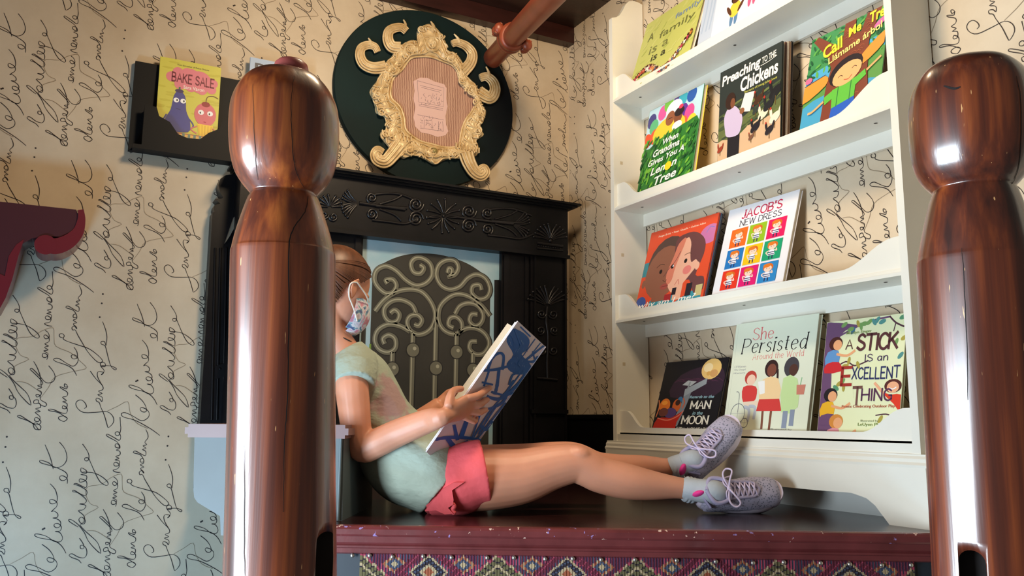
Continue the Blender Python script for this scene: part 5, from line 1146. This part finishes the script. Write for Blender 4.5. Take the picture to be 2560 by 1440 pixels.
# ------------------------------------------------------------------ the child
M_SKIN = mat('light_skin', (216, 150, 120), .48, sss=.25, var=.10, vscale=14, bump=.05, bscale=200)
M_SHIRT = mat('sage_green_jersey', (164, 176, 160), .85, var=.12, vscale=9, bump=.8, bscale=13, bdist=.014, stretch=(1, 1, 1.6))
M_SHORT = mat('coral_pink_cotton', (232, 92, 98), .8, var=.10, vscale=20, bump=.6, bscale=22, bdist=.006)
M_HAIR = mat('light_brown_hair', (112, 66, 40), .45, var=.5, vscale=60, stretch=(1, 1, .3))
per = empty('person', (GP.x+.05, GP.y, ZP), 'child in a sage shirt, coral shorts and face mask sitting reading on the platform', 'person')
# head frame
fh = (CR*math.cos(.80)+CF*math.sin(.80)); fh.z = 0; fh.normalize(); sh = (CR*math.sin(.80)-CF*math.cos(.80)); sh.z = 0; sh.normalize()
pit = .30; uh = Vector((0, 0, 1)); f_ = (fh*math.cos(pit)-uh*math.sin(pit)); u_ = (uh*math.cos(pit)+fh*math.sin(pit)); s_ = sh
HC = G(846, 724, .085)
def H(f, s, u): return HC+f_*f+s_*s+u_*u
mb = MB()
mb.ell(H(-.008, 0, .022), (f_*.090, s_*.072, u_*.088), None, 28, 20)      # skull
mb.ell(H(.022, 0, -.030), (f_*.062, s_*.056, u_*.066), None, 24, 16)      # face
mb.ell(H(.030, 0, -.075), (f_*.038, s_*.036, u_*.028), None, 18, 12)      # chin
mb.ell(H(.078, 0, -.030), (f_*.018, s_*.011, u_*.016), None, 12, 8)       # nose
mb.tube([H(.070, 0, .005), H(.078, 0, -.012), H(.088, 0, -.030)], [.006, .008, .010], None, 10)
mb.ell(H(.072, 0, -.062), (f_*.008, s_*.020, u_*.008), None, 12, 8)       # lips
for q in (-1, 1):
    mb.ell(H(.058, q*.030, .004), (f_*.020, s_*.022, u_*.008), None, 12, 8)   # brow
    mb.ell(H(.050, q*.036, -.038), (f_*.024, s_*.020, u_*.022), None, 12, 8)  # cheek
    e = H(-.004, q*.076, -.010)
    mb.ell(e, ((f_*.015-s_*q*.006), s_*q*.010, u_*.028), None, 14, 10)        # ear
    mb.tube([H(.008, q*.078, .008), H(-.004, q*.088, .018), H(-.019, q*.090, .004), H(-.017, q*.088, -.016), H(-.004, q*.080, -.036)], [.0035]*5, None, 8)
neckB = G(858, 872, .095)
mb.tube([H(-.016, 0, -.050), (H(-.018, 0, -.085)+neckB)/2, neckB, G(868, 905, .10)], [(.038, .038), (.036, .036), (.040, .042), (.05, .07)], None, 20, axis=GN)
# torso
ax = GN
mb.ctube([G(872, 893, .10), G(905, 950, .10), G(935, 1020, .095), G(975, 1100, .09), G(1015, 1165, .085), G(1045, 1205, .085)],
         [(.035, .085), (.062, .100), (.068, .098), (.068, .09), (.076, .105), (.075, .11)], None, 24, 6, axis=ax)
def arm(pts, rs): mb.ctube(pts, [(r, r) for r in rs], None, 16, 6)
EL = G(908, 1120, -.045)
# held book geometry (needed for the hands)
b_tl = G(1295, 803, -.10); b_bl = G(1066, 1130, -.10); b_tr = G(1363, 866, .07); b_br = G(1132, 1192, .07)
bw = (b_tr-b_tl); bh = b_bl-b_tl; bn = bw.cross(bh).normalized()
if bn.dot(CF) > 0: bn = -bn
def onbook(px, py, lift): d = ray(px, py); return d*(b_tl.dot(bn)/d.dot(bn))+bn*lift
wr = onbook(1092, 1038, .012)
pc = [onbook(1092, 1038, .012), onbook(1118, 1026, .012), onbook(1146, 1014, .012), onbook(1170, 1008, .010)]
arm([G(884, 918, .0), G(880, 960, -.035), G(885, 1020, -.045), G(893, 1085, -.047), EL, G(945, 1106, -.058), G(1000, 1080, -.075), (G(1050, 1056, -.09)+wr)/2, wr, pc[1], pc[2]],
    [.042, .042, .040, .037, .036, .036, .034, .029, .0225, .018, .012])
# right hand: palm, four fingers on the outside of the cover, thumb inside
pc = [onbook(1092, 1038, .012), onbook(1118, 1026, .012), onbook(1146, 1014, .012), onbook(1170, 1008, .010)]
upv = (G(1150, 960, -.1)-G(1130, 1040, -.1)).normalized()
mb.tube(pc, [(.021, .014), (.029, .015), (.036, .015), (.034, .012)], None, 16, axis=bn)
for path, r in ((((1158, 988), (1178, 980), (1200, 972), (1219, 966)), .0092), (((1164, 1003), (1184, 1001), (1200, 997), (1213, 996)), .0092), (((1163, 1020), (1183, 1021), (1198, 1020), (1210, 1021)), .0088), (((1150, 1036), (1168, 1042), (1178, 1046), (1186, 1042)), .0080)):
    L_ = (.014, .020, .014, .007); mb.ctube([onbook(x, y, L_[i]) for i, (x, y) in enumerate(path)], [(r*1.05, r*1.05), (r*1.02, r*1.02), (r*.95, r*.95), (r*.8, r*.8)], None, 12, 5)
    mb.sph(onbook(path[-1][0], path[-1][1], L_[-1]), r*.82); mb.sph(onbook(path[1][0], path[1][1], L_[1]), r*1.12)
mb.ctube([onbook(1112, 1012, .012), onbook(1128, 996, -.004), onbook(1150, 986, -.020), onbook(1172, 982, -.022)], [(.012, .012), (.011, .011), (.0095, .0095), (.008, .008)], None, 12, 5)
# left arm and hand on the far cover
wl_ = G(1100, 1010, .27)
arm([G(905, 925, .20), G(925, 960, .235), G(955, 1030, .25), G(985, 1085, .26), G(1040, 1055, .265), wl_], [.040, .038, .036, .034, .030, .022])
mb.tube([wl_, G(1125, 1000, .275), G(1150, 992, .28)], [(.020, .015), (.032, .015), (.034, .012)], None, 14, axis=GN)
for k in range(4): 
    y = 978+k*13; mb.ctube([G(1146, y, .285), G(1166, y-3, .30), G(1176, y-2, .31)], [(.0088,)*2, (.008,)*2, (.007,)*2], None, 10, 4)
mb.ctube([G(1118, 985, .27), G(1140, 974, .262), G(1156, 972, .26)], [(.010,)*2, (.009,)*2, (.0075,)*2], None, 10, 4)
# legs
def off(x, o0): return o0
near = [((1062, 1215), .070), ((1100, 1206), .077), ((1150, 1200), .079), ((1215, 1198), .078), ((1300, 1191), .070), ((1380, 1168), .057), ((1436, 1159), .050), ((1470, 1172), .047), ((1500, 1187), .046), ((1564, 1203), .046), ((1628, 1213), .038), ((1692, 1219), .028), ((1735, 1226), .027), ((1765, 1236), .027)]
mb.ctube([G(x, y, max(0, (1200-x)*.00022)) for (x, y), r in near], [(r, r*.96) for (x, y), r in near], None, 24, 5, axis=ax)
mb.ell(G(1440, 1140, -.005), (CR*.042, CU*.030, GN*.040), None, 16, 12)
far = [((1060, 1200), .082), ((1130, 1185), .078), ((1215, 1178), .072), ((1300, 1170), .066), ((1380, 1155), .055), ((1436, 1152), .050), ((1490, 1170), .045), ((1550, 1176), .044), ((1610, 1171), .036), ((1665, 1170), .027), ((1705, 1168), .027)]
mb.ctube([G(x, y, .17-.04*(x-1060)/640) for (x, y), r in far], [(r, r*.96) for (x, y), r in far], None, 24, 5, axis=ax)
fuse(mb, 'body', .0032, M_SKIN, 5, per)
for q in (-1, 1):
    mb = MB(); mb.sph(H(.066, q*.029, -.010), .0105, ink((245, 242, 238), .2)); mb.ell(H(.0755, q*.029, -.010), (f_*.0012, s_*.005, u_*.005), ink((70, 60, 50), .2), 12, 6); mb.build('eye', per)
# T-shirt
mb = MB()
mb.ctube([G(867, 874, .10), G(878, 893, .10), G(900, 935, .10), G(926, 990, .097), G(950, 1050, .092), G(986, 1108, .09), G(1026, 1148, .078), G(1072, 1180, .070), G(1108, 1208, .068)],
         [(.044, .060), (.052, .125), (.073, .128), (.081, .120), (.090, .116), (.108, .120), (.118, .140), (.108, .155), (.094, .158)], None, 36, 6, axis=ax)
mb.tube([G(893, 897, .03), G(888, 925, -.010), G(886, 962, -.040)], [(.050, .046), (.056, .050), (.052, .050)], None, 24)
mb.tube([G(905, 910, .16), G(930, 950, .225)], [(.05, .05), (.05, .05)], None, 20)
rndp = [(random.uniform(-1, 1), random.uniform(8, 26), random.uniform(0, 6)) for _ in range(6)]
def folds(co):
    d = co.dot(CR); e = co.dot(CU)
    w = .0040*math.sin(30*e+18*d+1.6*math.sin(11*d))*(.5+.5*math.sin(9*e+5*d))+.0030*math.sin(46*d-26*e+2*math.sin(15*e))*(.5+.5*math.sin(14*d-3))+.0014*math.sin(88*e+36*d+2*math.sin(20*d))
    return co-CF*w*1.0+CR*w*.6
fuse(mb, 'shirt', .004, M_SHIRT, 6, per, folds)
def shirt_print():
    m = M_SHIRT; nt = m.node_tree; L = nt.links; b = nt.nodes['Principled BSDF']; src = b.inputs['Base Color'].links[0].from_socket
    tc = nt.nodes.new('ShaderNodeTexCoord'); vd = nt.nodes.new('ShaderNodeVectorMath'); vd.operation = 'DISTANCE'; L.new(tc.outputs['Object'], vd.inputs[0]); vd.inputs[1].default_value = G(1005, 985, -.01)
    n = nt.nodes.new('ShaderNodeTexNoise'); n.inputs['Scale'].default_value = 34; n.inputs['Detail'].default_value = 5; L.new(tc.outputs['Object'], n.inputs['Vector'])
    a = nt.nodes.new('ShaderNodeMath'); a.operation = 'MULTIPLY_ADD'; a.inputs[1].default_value = -.11; L.new(n.outputs[0], a.inputs[0]); L.new(vd.outputs['Value'], a.inputs[2])
    mr = nt.nodes.new('ShaderNodeMapRange'); mr.inputs[1].default_value = .025; mr.inputs[2].default_value = .0; L.new(a.outputs[0], mr.inputs[0])
    ml = nt.nodes.new('ShaderNodeMath'); ml.operation = 'MULTIPLY'; ml.inputs[1].default_value = .75; L.new(mr.outputs[0], ml.inputs[0])
    mx = nt.nodes.new('ShaderNodeMix'); mx.data_type = 'RGBA'; L.new(ml.outputs[0], mx.inputs[0]); L.new(src, mx.inputs[6]); mx.inputs[7].default_value = lin((170, 128, 136))+(1,); L.new(mx.outputs[2], b.inputs['Base Color'])
shirt_print()
# shorts
mb = MB()
mb.ctube([G(1066, 1210, .08), G(1096, 1204, .075), G(1130, 1202, .075)], [(.078, .135), (.084, .148), (.084, .145)], None, 28, 5, axis=ax)
mb.ctube([G(1085, 1208, .02), G(1140, 1200, .0), G(1185, 1186, -.002), G(1213, 1180, -.002)], [(.088, .088), (.089, .090), (.085, .092), (.084, .093)], None, 28, 5, axis=ax)
mb.ctube([G(1085, 1205, .16), G(1140, 1192, .165), G(1205, 1178, .165)], [(.084, .08), (.085, .085), (.084, .086)], None, 28, 5, axis=ax)
fuse(mb, 'shorts', .0038, M_SHORT, 3, per, lambda co: co-CF*.0016*math.sin(60*co.dot(CR)+30*co.dot(CU)))
mb = MB()                                                              # flared back corner of the leg opening
fl = [(1062, 1278), (1085, 1250), (1108, 1222), (1135, 1206), (1160, 1206), (1130, 1226), (1134, 1250), (1132, 1262), (1120, 1270), (1133, 1284), (1112, 1286), (1090, 1276)]
mb.slab([G(x, y, -.098) for x, y in fl], GN*.010, M_SHORT)
for k in range(8): mb.sph(G(1133+2*math.sin(k), 1262+k*2.8, -.090), .006, M_SHORT)
mb.build('shorts_hem', per)
# hair: cap and combed strands, gathered behind
mb = MB()
def hairkeep(c):
    d = c-HC; f, s, u = d.dot(f_), d.dot(s_), d.dot(u_)
    if u > .052: return f < .050+(u-.052)*.3
    if u > .005: return f < .0+(u-.005)*1.05
    if u > -.045: return f < -.026
    return f < -.035
mb.ell(H(-.012, 0, .024), (f_*.096, s_*.079, u_*.095), None, 60, 44, keep=hairkeep)
m_ = MB(); m_.mats = [M_HAIR]; m_.v = mb.v; m_.f = mb.f; m_.m = [0]*len(mb.f); m_.sm = mb.sm
knot = H(-.115, 0, .035); rnd = random.Random(21)
for k in range(260):
    sd_ = rnd.choice((-1, 1)); a = rnd.random()
    u0 = -.075+.16*a; f0 = (.052-rnd.random()*.006) if u0 > .055 else ((u0-.005)*1.05 if u0 > .005 else -.024)
    pts = []
    for t in (0, .2, .45, .7, .88, 1):
        f = f0+(-.098-f0)*t; u = u0+(.03-u0)*t**1.6
        x = 1-((f+.012)/.097)**2-((u-.024)/.096)**2; s = .0805*math.sqrt(max(x, .0004))
        pts.append(H(f, sd_*s*(1.0+.01*rnd.random()), u))
    m_.ctube(pts, [.0012]*6, M_HAIR, 5, 4)
m_.ctube([knot, H(-.135, 0, .02), H(-.14, 0, -.03), H(-.125, 0, -.09)], [.022, .028, .024, .008], M_HAIR, 12, 6)
m_.build('hair', per)
# face mask, ear loops, neck cord
mb = MB()
def masky(c):
    d = c-HC; return d.dot(f_) > .020+.25*abs(d.dot(u_)+.05) and -.112 < d.dot(u_) < .004
def mask_material():
    m = mat('tie_dye_cotton', (214, 200, 216), .8); nt = m.node_tree; b = nt.nodes['Principled BSDF']; tc = nt.nodes.new('ShaderNodeTexCoord')
    n = nt.nodes.new('ShaderNodeTexNoise'); n.inputs['Scale'].default_value = 38; n.inputs['Detail'].default_value = 2; n.inputs['Distortion'].default_value = 1.2; nt.links.new(tc.outputs['Object'], n.inputs['Vector'])
    r = nt.nodes.new('ShaderNodeValToRGB'); e = r.color_ramp.elements; e[0].position = .36; e[0].color = lin((84, 90, 140))+(1,); e[1].position = .62; e[1].color = lin((206, 140, 160))+(1,)
    for p, c in ((.44, (110, 160, 180)), (.5, (226, 220, 226)), (.56, (200, 196, 216))): q = e.new(p); q.color = lin(c)+(1,)
    nt.links.new(n.outputs[0], r.inputs[0]); nt.links.new(r.outputs[0], b.inputs['Base Color']); return m
M_MASK = mask_material()
mb.ell(H(.036, 0, -.052), (f_*.074, s_*.066, u_*.066), M_MASK, 40, 30, keep=masky)
mk = mb.build('face_mask', per)
mb = MB()
mb.ctube([H(.070, .052, -.012), H(.042, .070, -.004), H(.014, .080, .004), H(-.006, .089, .008)], [.0022]*4, ink((226, 214, 200), .7), 6, 5)
mb.ctube([H(.045, .062, -.078), H(.026, .070, -.062), H(.004, .077, -.046), H(-.014, .084, -.034), H(-.024, .088, -.010), H(-.020, .091, .002), H(-.006, .089, .008)], [.0022]*7, ink((226, 214, 200), .7), 6, 5)
mb.build('ear_loop', mk)
mb = MB(); mb.ctube([G(842, 832, .06), G(856, 843, .052), G(872, 851, .06), G(884, 858, .075)], [.0016]*4, ink((30, 22, 24), .6), 6, 5); mb.build('neck_cord', per)

# shoes and socks
M_SHOE = mat('lilac_grey_knit', (172, 166, 188), .75)
def shoe_mat():
    m = M_SHOE; nt = m.node_tree; b = nt.nodes['Principled BSDF']; tc = nt.nodes.new('ShaderNodeTexCoord'); v = nt.nodes.new('ShaderNodeTexVoronoi'); v.inputs['Scale'].default_value = 190
    nt.links.new(tc.outputs['Object'], v.inputs['Vector']); r = nt.nodes.new('ShaderNodeValToRGB'); e = r.color_ramp.elements; e[0].position = .22; e[0].color = lin((104, 108, 126))+(1,); e[1].position = .42; e[1].color = lin((180, 174, 196))+(1,)
    nt.links.new(v.outputs['Distance'], r.inputs[0]); nt.links.new(r.outputs[0], b.inputs['Base Color'])
shoe_mat()
M_PANEL = mat('lilac_shoe_panel', (168, 160, 190), .6); M_SOLE = mat('pale_lilac_rubber', (214, 200, 214), .5); M_LACE = mat('lilac_lace', (206, 190, 214), .75); M_SOCK = mat('grey_rib_sock', (176, 182, 188), .9, bump=.5, bscale=120); M_PINK = mat('hot_pink_knit', (240, 60, 150), .85)
def shoe(heel, X, N, leg_end, leg_dir, lab):
    X = X.normalized(); N = (N-X*N.dot(X)).normalized(); Yv = N.cross(X)
    Lg = .212
    def S_(x, y, z): return heel+X*x+Yv*y+N*z
    root_loc = heel
    prof = [(0.0, .018, .040), (.02, .030, .062), (.06, .033, .066), (.11, .035, .060), (.2, .0365, .058), (.3, .037, .057), (.42, .040, .053), (.55, .0435, .047), (.7, .045, .041), (.82, .042, .036), (.91, .040, .032), (.97, .034, .026), (1.0, .020, .016)]
    mb = MB(); seg = 24; vs = []
    for t, w, h in prof:
        for k in range(seg):
            a = 2*PI*k/seg; y = w*math.copysign(abs(math.cos(a))**.85, math.cos(a)); z = h*max(0, math.sin(a))**.85 if math.sin(a) > 0 else -.002
            vs.append(S_(t*Lg, y, z))
    n = len(prof)
    mb.add(vs, [(i*seg+k, (i+1)*seg+k, (i+1)*seg+(k+1) % seg, i*seg+(k+1) % seg) for i in range(n-1) for k in range(seg)]+[list(range(seg)), [(n-1)*seg+k for k in range(seg)][::-1]], M_SHOE, True)
    # toe cap and eyelet panel as smooth overlays
    ov = []
    up = mb.build('shoe', per); up['label'] = lab
    mb = MB()
    for sgn in (-1, 1):
        pts = [(.30, .022, .054), (.40, .021, .052), (.50, .020, .0485), (.60, .019, .0445), (.66, .012, .043), (.70, .0, .0420)]
        mb.ctube([S_(t*Lg, sgn*y, z+.0005) for t, y, z in pts], [(.0045, .0025)]*6, M_PANEL, 8, 5, axis=N)
    mb.ctube([S_(.06*Lg, -.033, .035), S_(-.004, 0, .045), S_(.06*Lg, .033, .035)], [(.012, .004)]*3, M_PANEL, 10, 6)
    mb.ctube([S_(.02*Lg, .0, .068), S_(.10*Lg, .031, .062), S_(.26*Lg, .026, .060), S_(.30*Lg, 0, .066), S_(.26*Lg, -.026, .060), S_(.10*Lg, -.031, .062), S_(.02*Lg, 0, .068)], [.006]*7, M_PANEL, 8, 6)
    mb.build('shoe_panel', up)
    # sole
    mb = MB(); rows = []
    for z, ex in ((-.025, -.004), (-.021, .002), (-.006, .003), (.004, .002), (.012, -.0005)):
        ring = []
        for k in range(48):
            a = 2*PI*k/48; c, s = math.cos(a), math.sin(a)
            x = .5+.5*math.copysign(abs(c)**.8, c); w = .030+.016*math.sin(PI*min(1, max(0, (x-.25)))*.9)
            y = (w+ex)*math.copysign(abs(s)**.75, s); zz = z+.05*max(0, x-.8)**1.0+(.012*max(0, .06-x)*4)
            ring.append(S_((-.004-ex)+x*(Lg+.010+2*ex), y, zz))
        rows += ring
    mb.add(rows, [(i*48+k, i*48+(k+1) % 48, (i+1)*48+(k+1) % 48, (i+1)*48+k) for i in range(4) for k in range(48)], M_SOLE, True); mb.add(rows[:48], [list(range(48))[::-1]], M_SOLE); mb.add(rows[-48:], [list(range(48))], M_SOLE)
    mb.build('sole', up)
    mb = MB()
    for i in range(5):
        t0 = .34+.065*i; z = .058-.0028*i
        for sgn in (-1, 1): mb.ctube([S_(t0*Lg, sgn*.018, z-.002), S_((t0+.03)*Lg, 0, z+.0035), S_((t0+.06)*Lg, -sgn*.018, z-.004)], [.0023]*3, M_LACE, 6, 5)
    K = S_(.29*Lg, 0, .068); mb.ell(K, (X*.006, Yv*.008, N*.006), M_LACE, 10, 8)
    for sgn, a in ((1, 1.0), (-1, 1.0)):
        mb.ctube([K, K+Yv*sgn*.018+N*.012+X*.004, K+Yv*sgn*.042+N*.010+X*.016, K+Yv*sgn*.050+N*.004+X*.004, K+Yv*sgn*.034+N*.004-X*.008, K], [.0024]*6, M_LACE, 7, 7)
        mb.ctube([K, K+Yv*sgn*.012-X*.010+N*.002, K+Yv*sgn*.030-X*.004-N*.012, K+Yv*sgn*.040+X*.020-N*.026], [.0022]*4, M_LACE, 6, 6)
    mb.build('laces', up)
    # sock
    op = S_(.14*Lg, 0, .050); mb = MB(); cd = leg_dir.normalized()
    mid_ = leg_end*.5+op*.5
    mb.ctube([leg_end, leg_end*.7+op*.3+N*.002, mid_, op, S_(.2*Lg, 0, .030)], [.0305, .0295, .0300, .0300, .028], M_SOCK, 20, 6)
    for k, (dd, rr) in enumerate(((0, .0335), (.008, .0345), (.018, .0335))): mb.ctube([leg_end+cd*(dd-.006), leg_end+cd*dd, leg_end+cd*(dd+.007)], [.0305, rr, .0305], M_SOCK, 24, 4)
    sk = mb.build('sock', per)
    mb = MB(); hp = leg_end*.42+op*.58; dn = (X*-.2-N*.2).normalized()
    mb.ell(hp-X*.012-N*.010-CF*.014, (X*.019, N*.028, CF*.0200), M_PINK, 16, 12); mb.build('heel_patch', sk)
heelN = G(1748, 1250, -.004)
Xn = (CR*.985+CU*.075+CF*.10); Nn_ = (-CF*.80+CU*.52)
shoe(heelN, Xn, Nn_, G(1716, 1223, .0), (G(1740, 1227, 0)-G(1700, 1219, 0)), 'lilac-grey laced trainer on the near foot')
heelF = G(1722, 1192, .145)
Xf = (CR*.66+CU*.66+CF*.30); Nf = (-CF*.74-CR*.42+CU*.42)
shoe(heelF, Xf, Nf, G(1682, 1170, .127), (G(1700, 1170, .127)-G(1660, 1169, .127)), 'lilac-grey laced trainer raised on the far foot')

# ------------------------------------------------------------------ the open book in the child's hands
hb = empty('open_book', b_bl, 'large open picture book with blue scribbled cover held by the child', 'book')
M_CV = ink((222, 212, 216), .35)
W = bw.length; Hh = bh.length; u = bw.normalized(); v = -(bh.normalized()); v = (v-u*v.dot(u)).normalized()
o = b_bl
mb = MB(); 
cor = [b_bl, b_br, b_tr, b_tl]
mb.slab(cor, -bn*.003, M_CV)
A = Art(mb, b_bl, bw, -bh, W, Hh, True)
def _pb(x, y):
    x = min(.995, max(.005, x)); y = min(.997, max(.003, y)); return b_bl+bw*x-bh*y+bn*(.0003+.00003*A.k)
A._p = _pb
BL = (22, 96, 172)
def bxy(X, Y):                                                       # traced point of the scribble -> cover coordinates
    dx, dy = 1000+X/1.82-1066, 750+Y/1.82-1130; det = 68*(-327)-229*63
    return ((dx*(-327)-229*dy)/det, (68*dy-63*dx)/det)
def scr(pts, w):
    w = w*.8/1.82/400; P = [Vector((*q, 0)) for q in [bxy(*p) for p in pts]]; P = catmull(P, 5) if len(P) > 2 else P
    Q = [Vector((p.x*68+p.y*229, p.x*63-p.y*327, 0)) for p in P]; vs = []; n = len(P)
    for i in range(n):
        T = (Q[min(i+1, n-1)]-Q[max(i-1, 0)]).normalized(); S = Vector((-T.y, T.x, 0))*w*200*rnd.uniform(.85, 1.12); det = 68*(-327)-229*63
        for g in (1, -1): q = Q[i]+S*g; vs.append(((q.x*(-327)-229*q.y)/det, (68*q.y-63*q.x)/det))
    A.put(vs, [(2*i, 2*i+1, 2*i+3, 2*i+2) for i in range(n-1)], BL)
rnd = random.Random(9)
A.poly([bxy(*q) for q in ((500, 135), (545, 140), (585, 180), (572, 228), (546, 252), (578, 290), (592, 330), (545, 352), (492, 335), (476, 296), (508, 252), (482, 190))], BL, 3)
for pts, w in (([(392, 330), (415, 270), (448, 245), (465, 262), (455, 325)], 16), ([(375, 325), (430, 322), (500, 304), (560, 302)], 17), ([(442, 320), (428, 400), (415, 445)], 18), ([(398, 330), (372, 400)], 12), ([(570, 300), (480, 420), (380, 540), (310, 650)], 9),
               ([(380, 450), (440, 468), (520, 402), (560, 352)], 20), ([(400, 430), (460, 452), (505, 440)], 14), ([(425, 478), (470, 432), (505, 378)], 14), ([(340, 515), (400, 512), (450, 484), (472, 440)], 16), ([(556, 285), (640, 218), (656, 206)], 13), ([(565, 285), (600, 287), (625, 262)], 16), ([(598, 235), (606, 275)], 9),
               ([(640, 190), (560, 292)], 5), ([(612, 175), (522, 300)], 5), ([(345, 598), (366, 622), (398, 592), (380, 584)], 20), ([(460, 490), (300, 692)], 9), ([(420, 500), (380, 560), (330, 640)], 9), ([(158, 635), (220, 636), (300, 656), (345, 682)], 20), ([(236, 575), (242, 655)], 18), ([(290, 556), (255, 650)], 22), ([(352, 520), (300, 655)], 9), ([(545, 120), (590, 165)], 9), ([(520, 130), (545, 210)], 12), ([(365, 380), (410, 395)], 12), ([(480, 400), (500, 350), (530, 345)], 12), ([(205, 640), (232, 690), (285, 670)], 26)):
    scr(pts, w)
for k in range(60): X = rnd.uniform(490, 585); Y = rnd.uniform(150, 340); A.line([bxy(X, Y), bxy(X+rnd.uniform(-9, 9), Y+rnd.uniform(6, 16))], .0025, rnd.choice([(120, 160, 200), (70, 130, 190), (14, 80, 150)]), 0)
A.rect(.30, .02, .55, .062, (230, 228, 222))
for k in range(11): A.rect(.33+.018*k, .025, .338+.018*k+.004*(k % 2), .052, (40, 40, 44))
mb.build('cover', hb)
mb = MB(); far_tl = G(1274, 813, .26); far_bl = G(1050, 1130, .26)
mb.slab([b_br, far_bl, far_tl, b_tr], bn*.003, M_CV); c2 = mb.build('cover', hb)
mb = MB(); q = -bn*.0035
for k in range(1): 
    ins = .006; a = (b_tl-b_bl).normalized(); mb.slab([b_bl+a*.005+q*(1+k), b_br+a*.005+q*(1+k), b_tr-a*.005+q*(1+k), b_tl-a*.005+q*(1+k)], -bn*.0028, ink((244, 244, 246)))
nf = (far_bl-b_br).cross(b_tr-b_br).normalized()
if nf.dot(G(900, 720, .1)-b_tr) < 0: nf = -nf
mb.slab([b_br+nf*.004, far_bl+nf*.004, far_tl+nf*.004, b_tr+nf*.004], nf*.006, M_PAGE); mb.build('pages', hb)
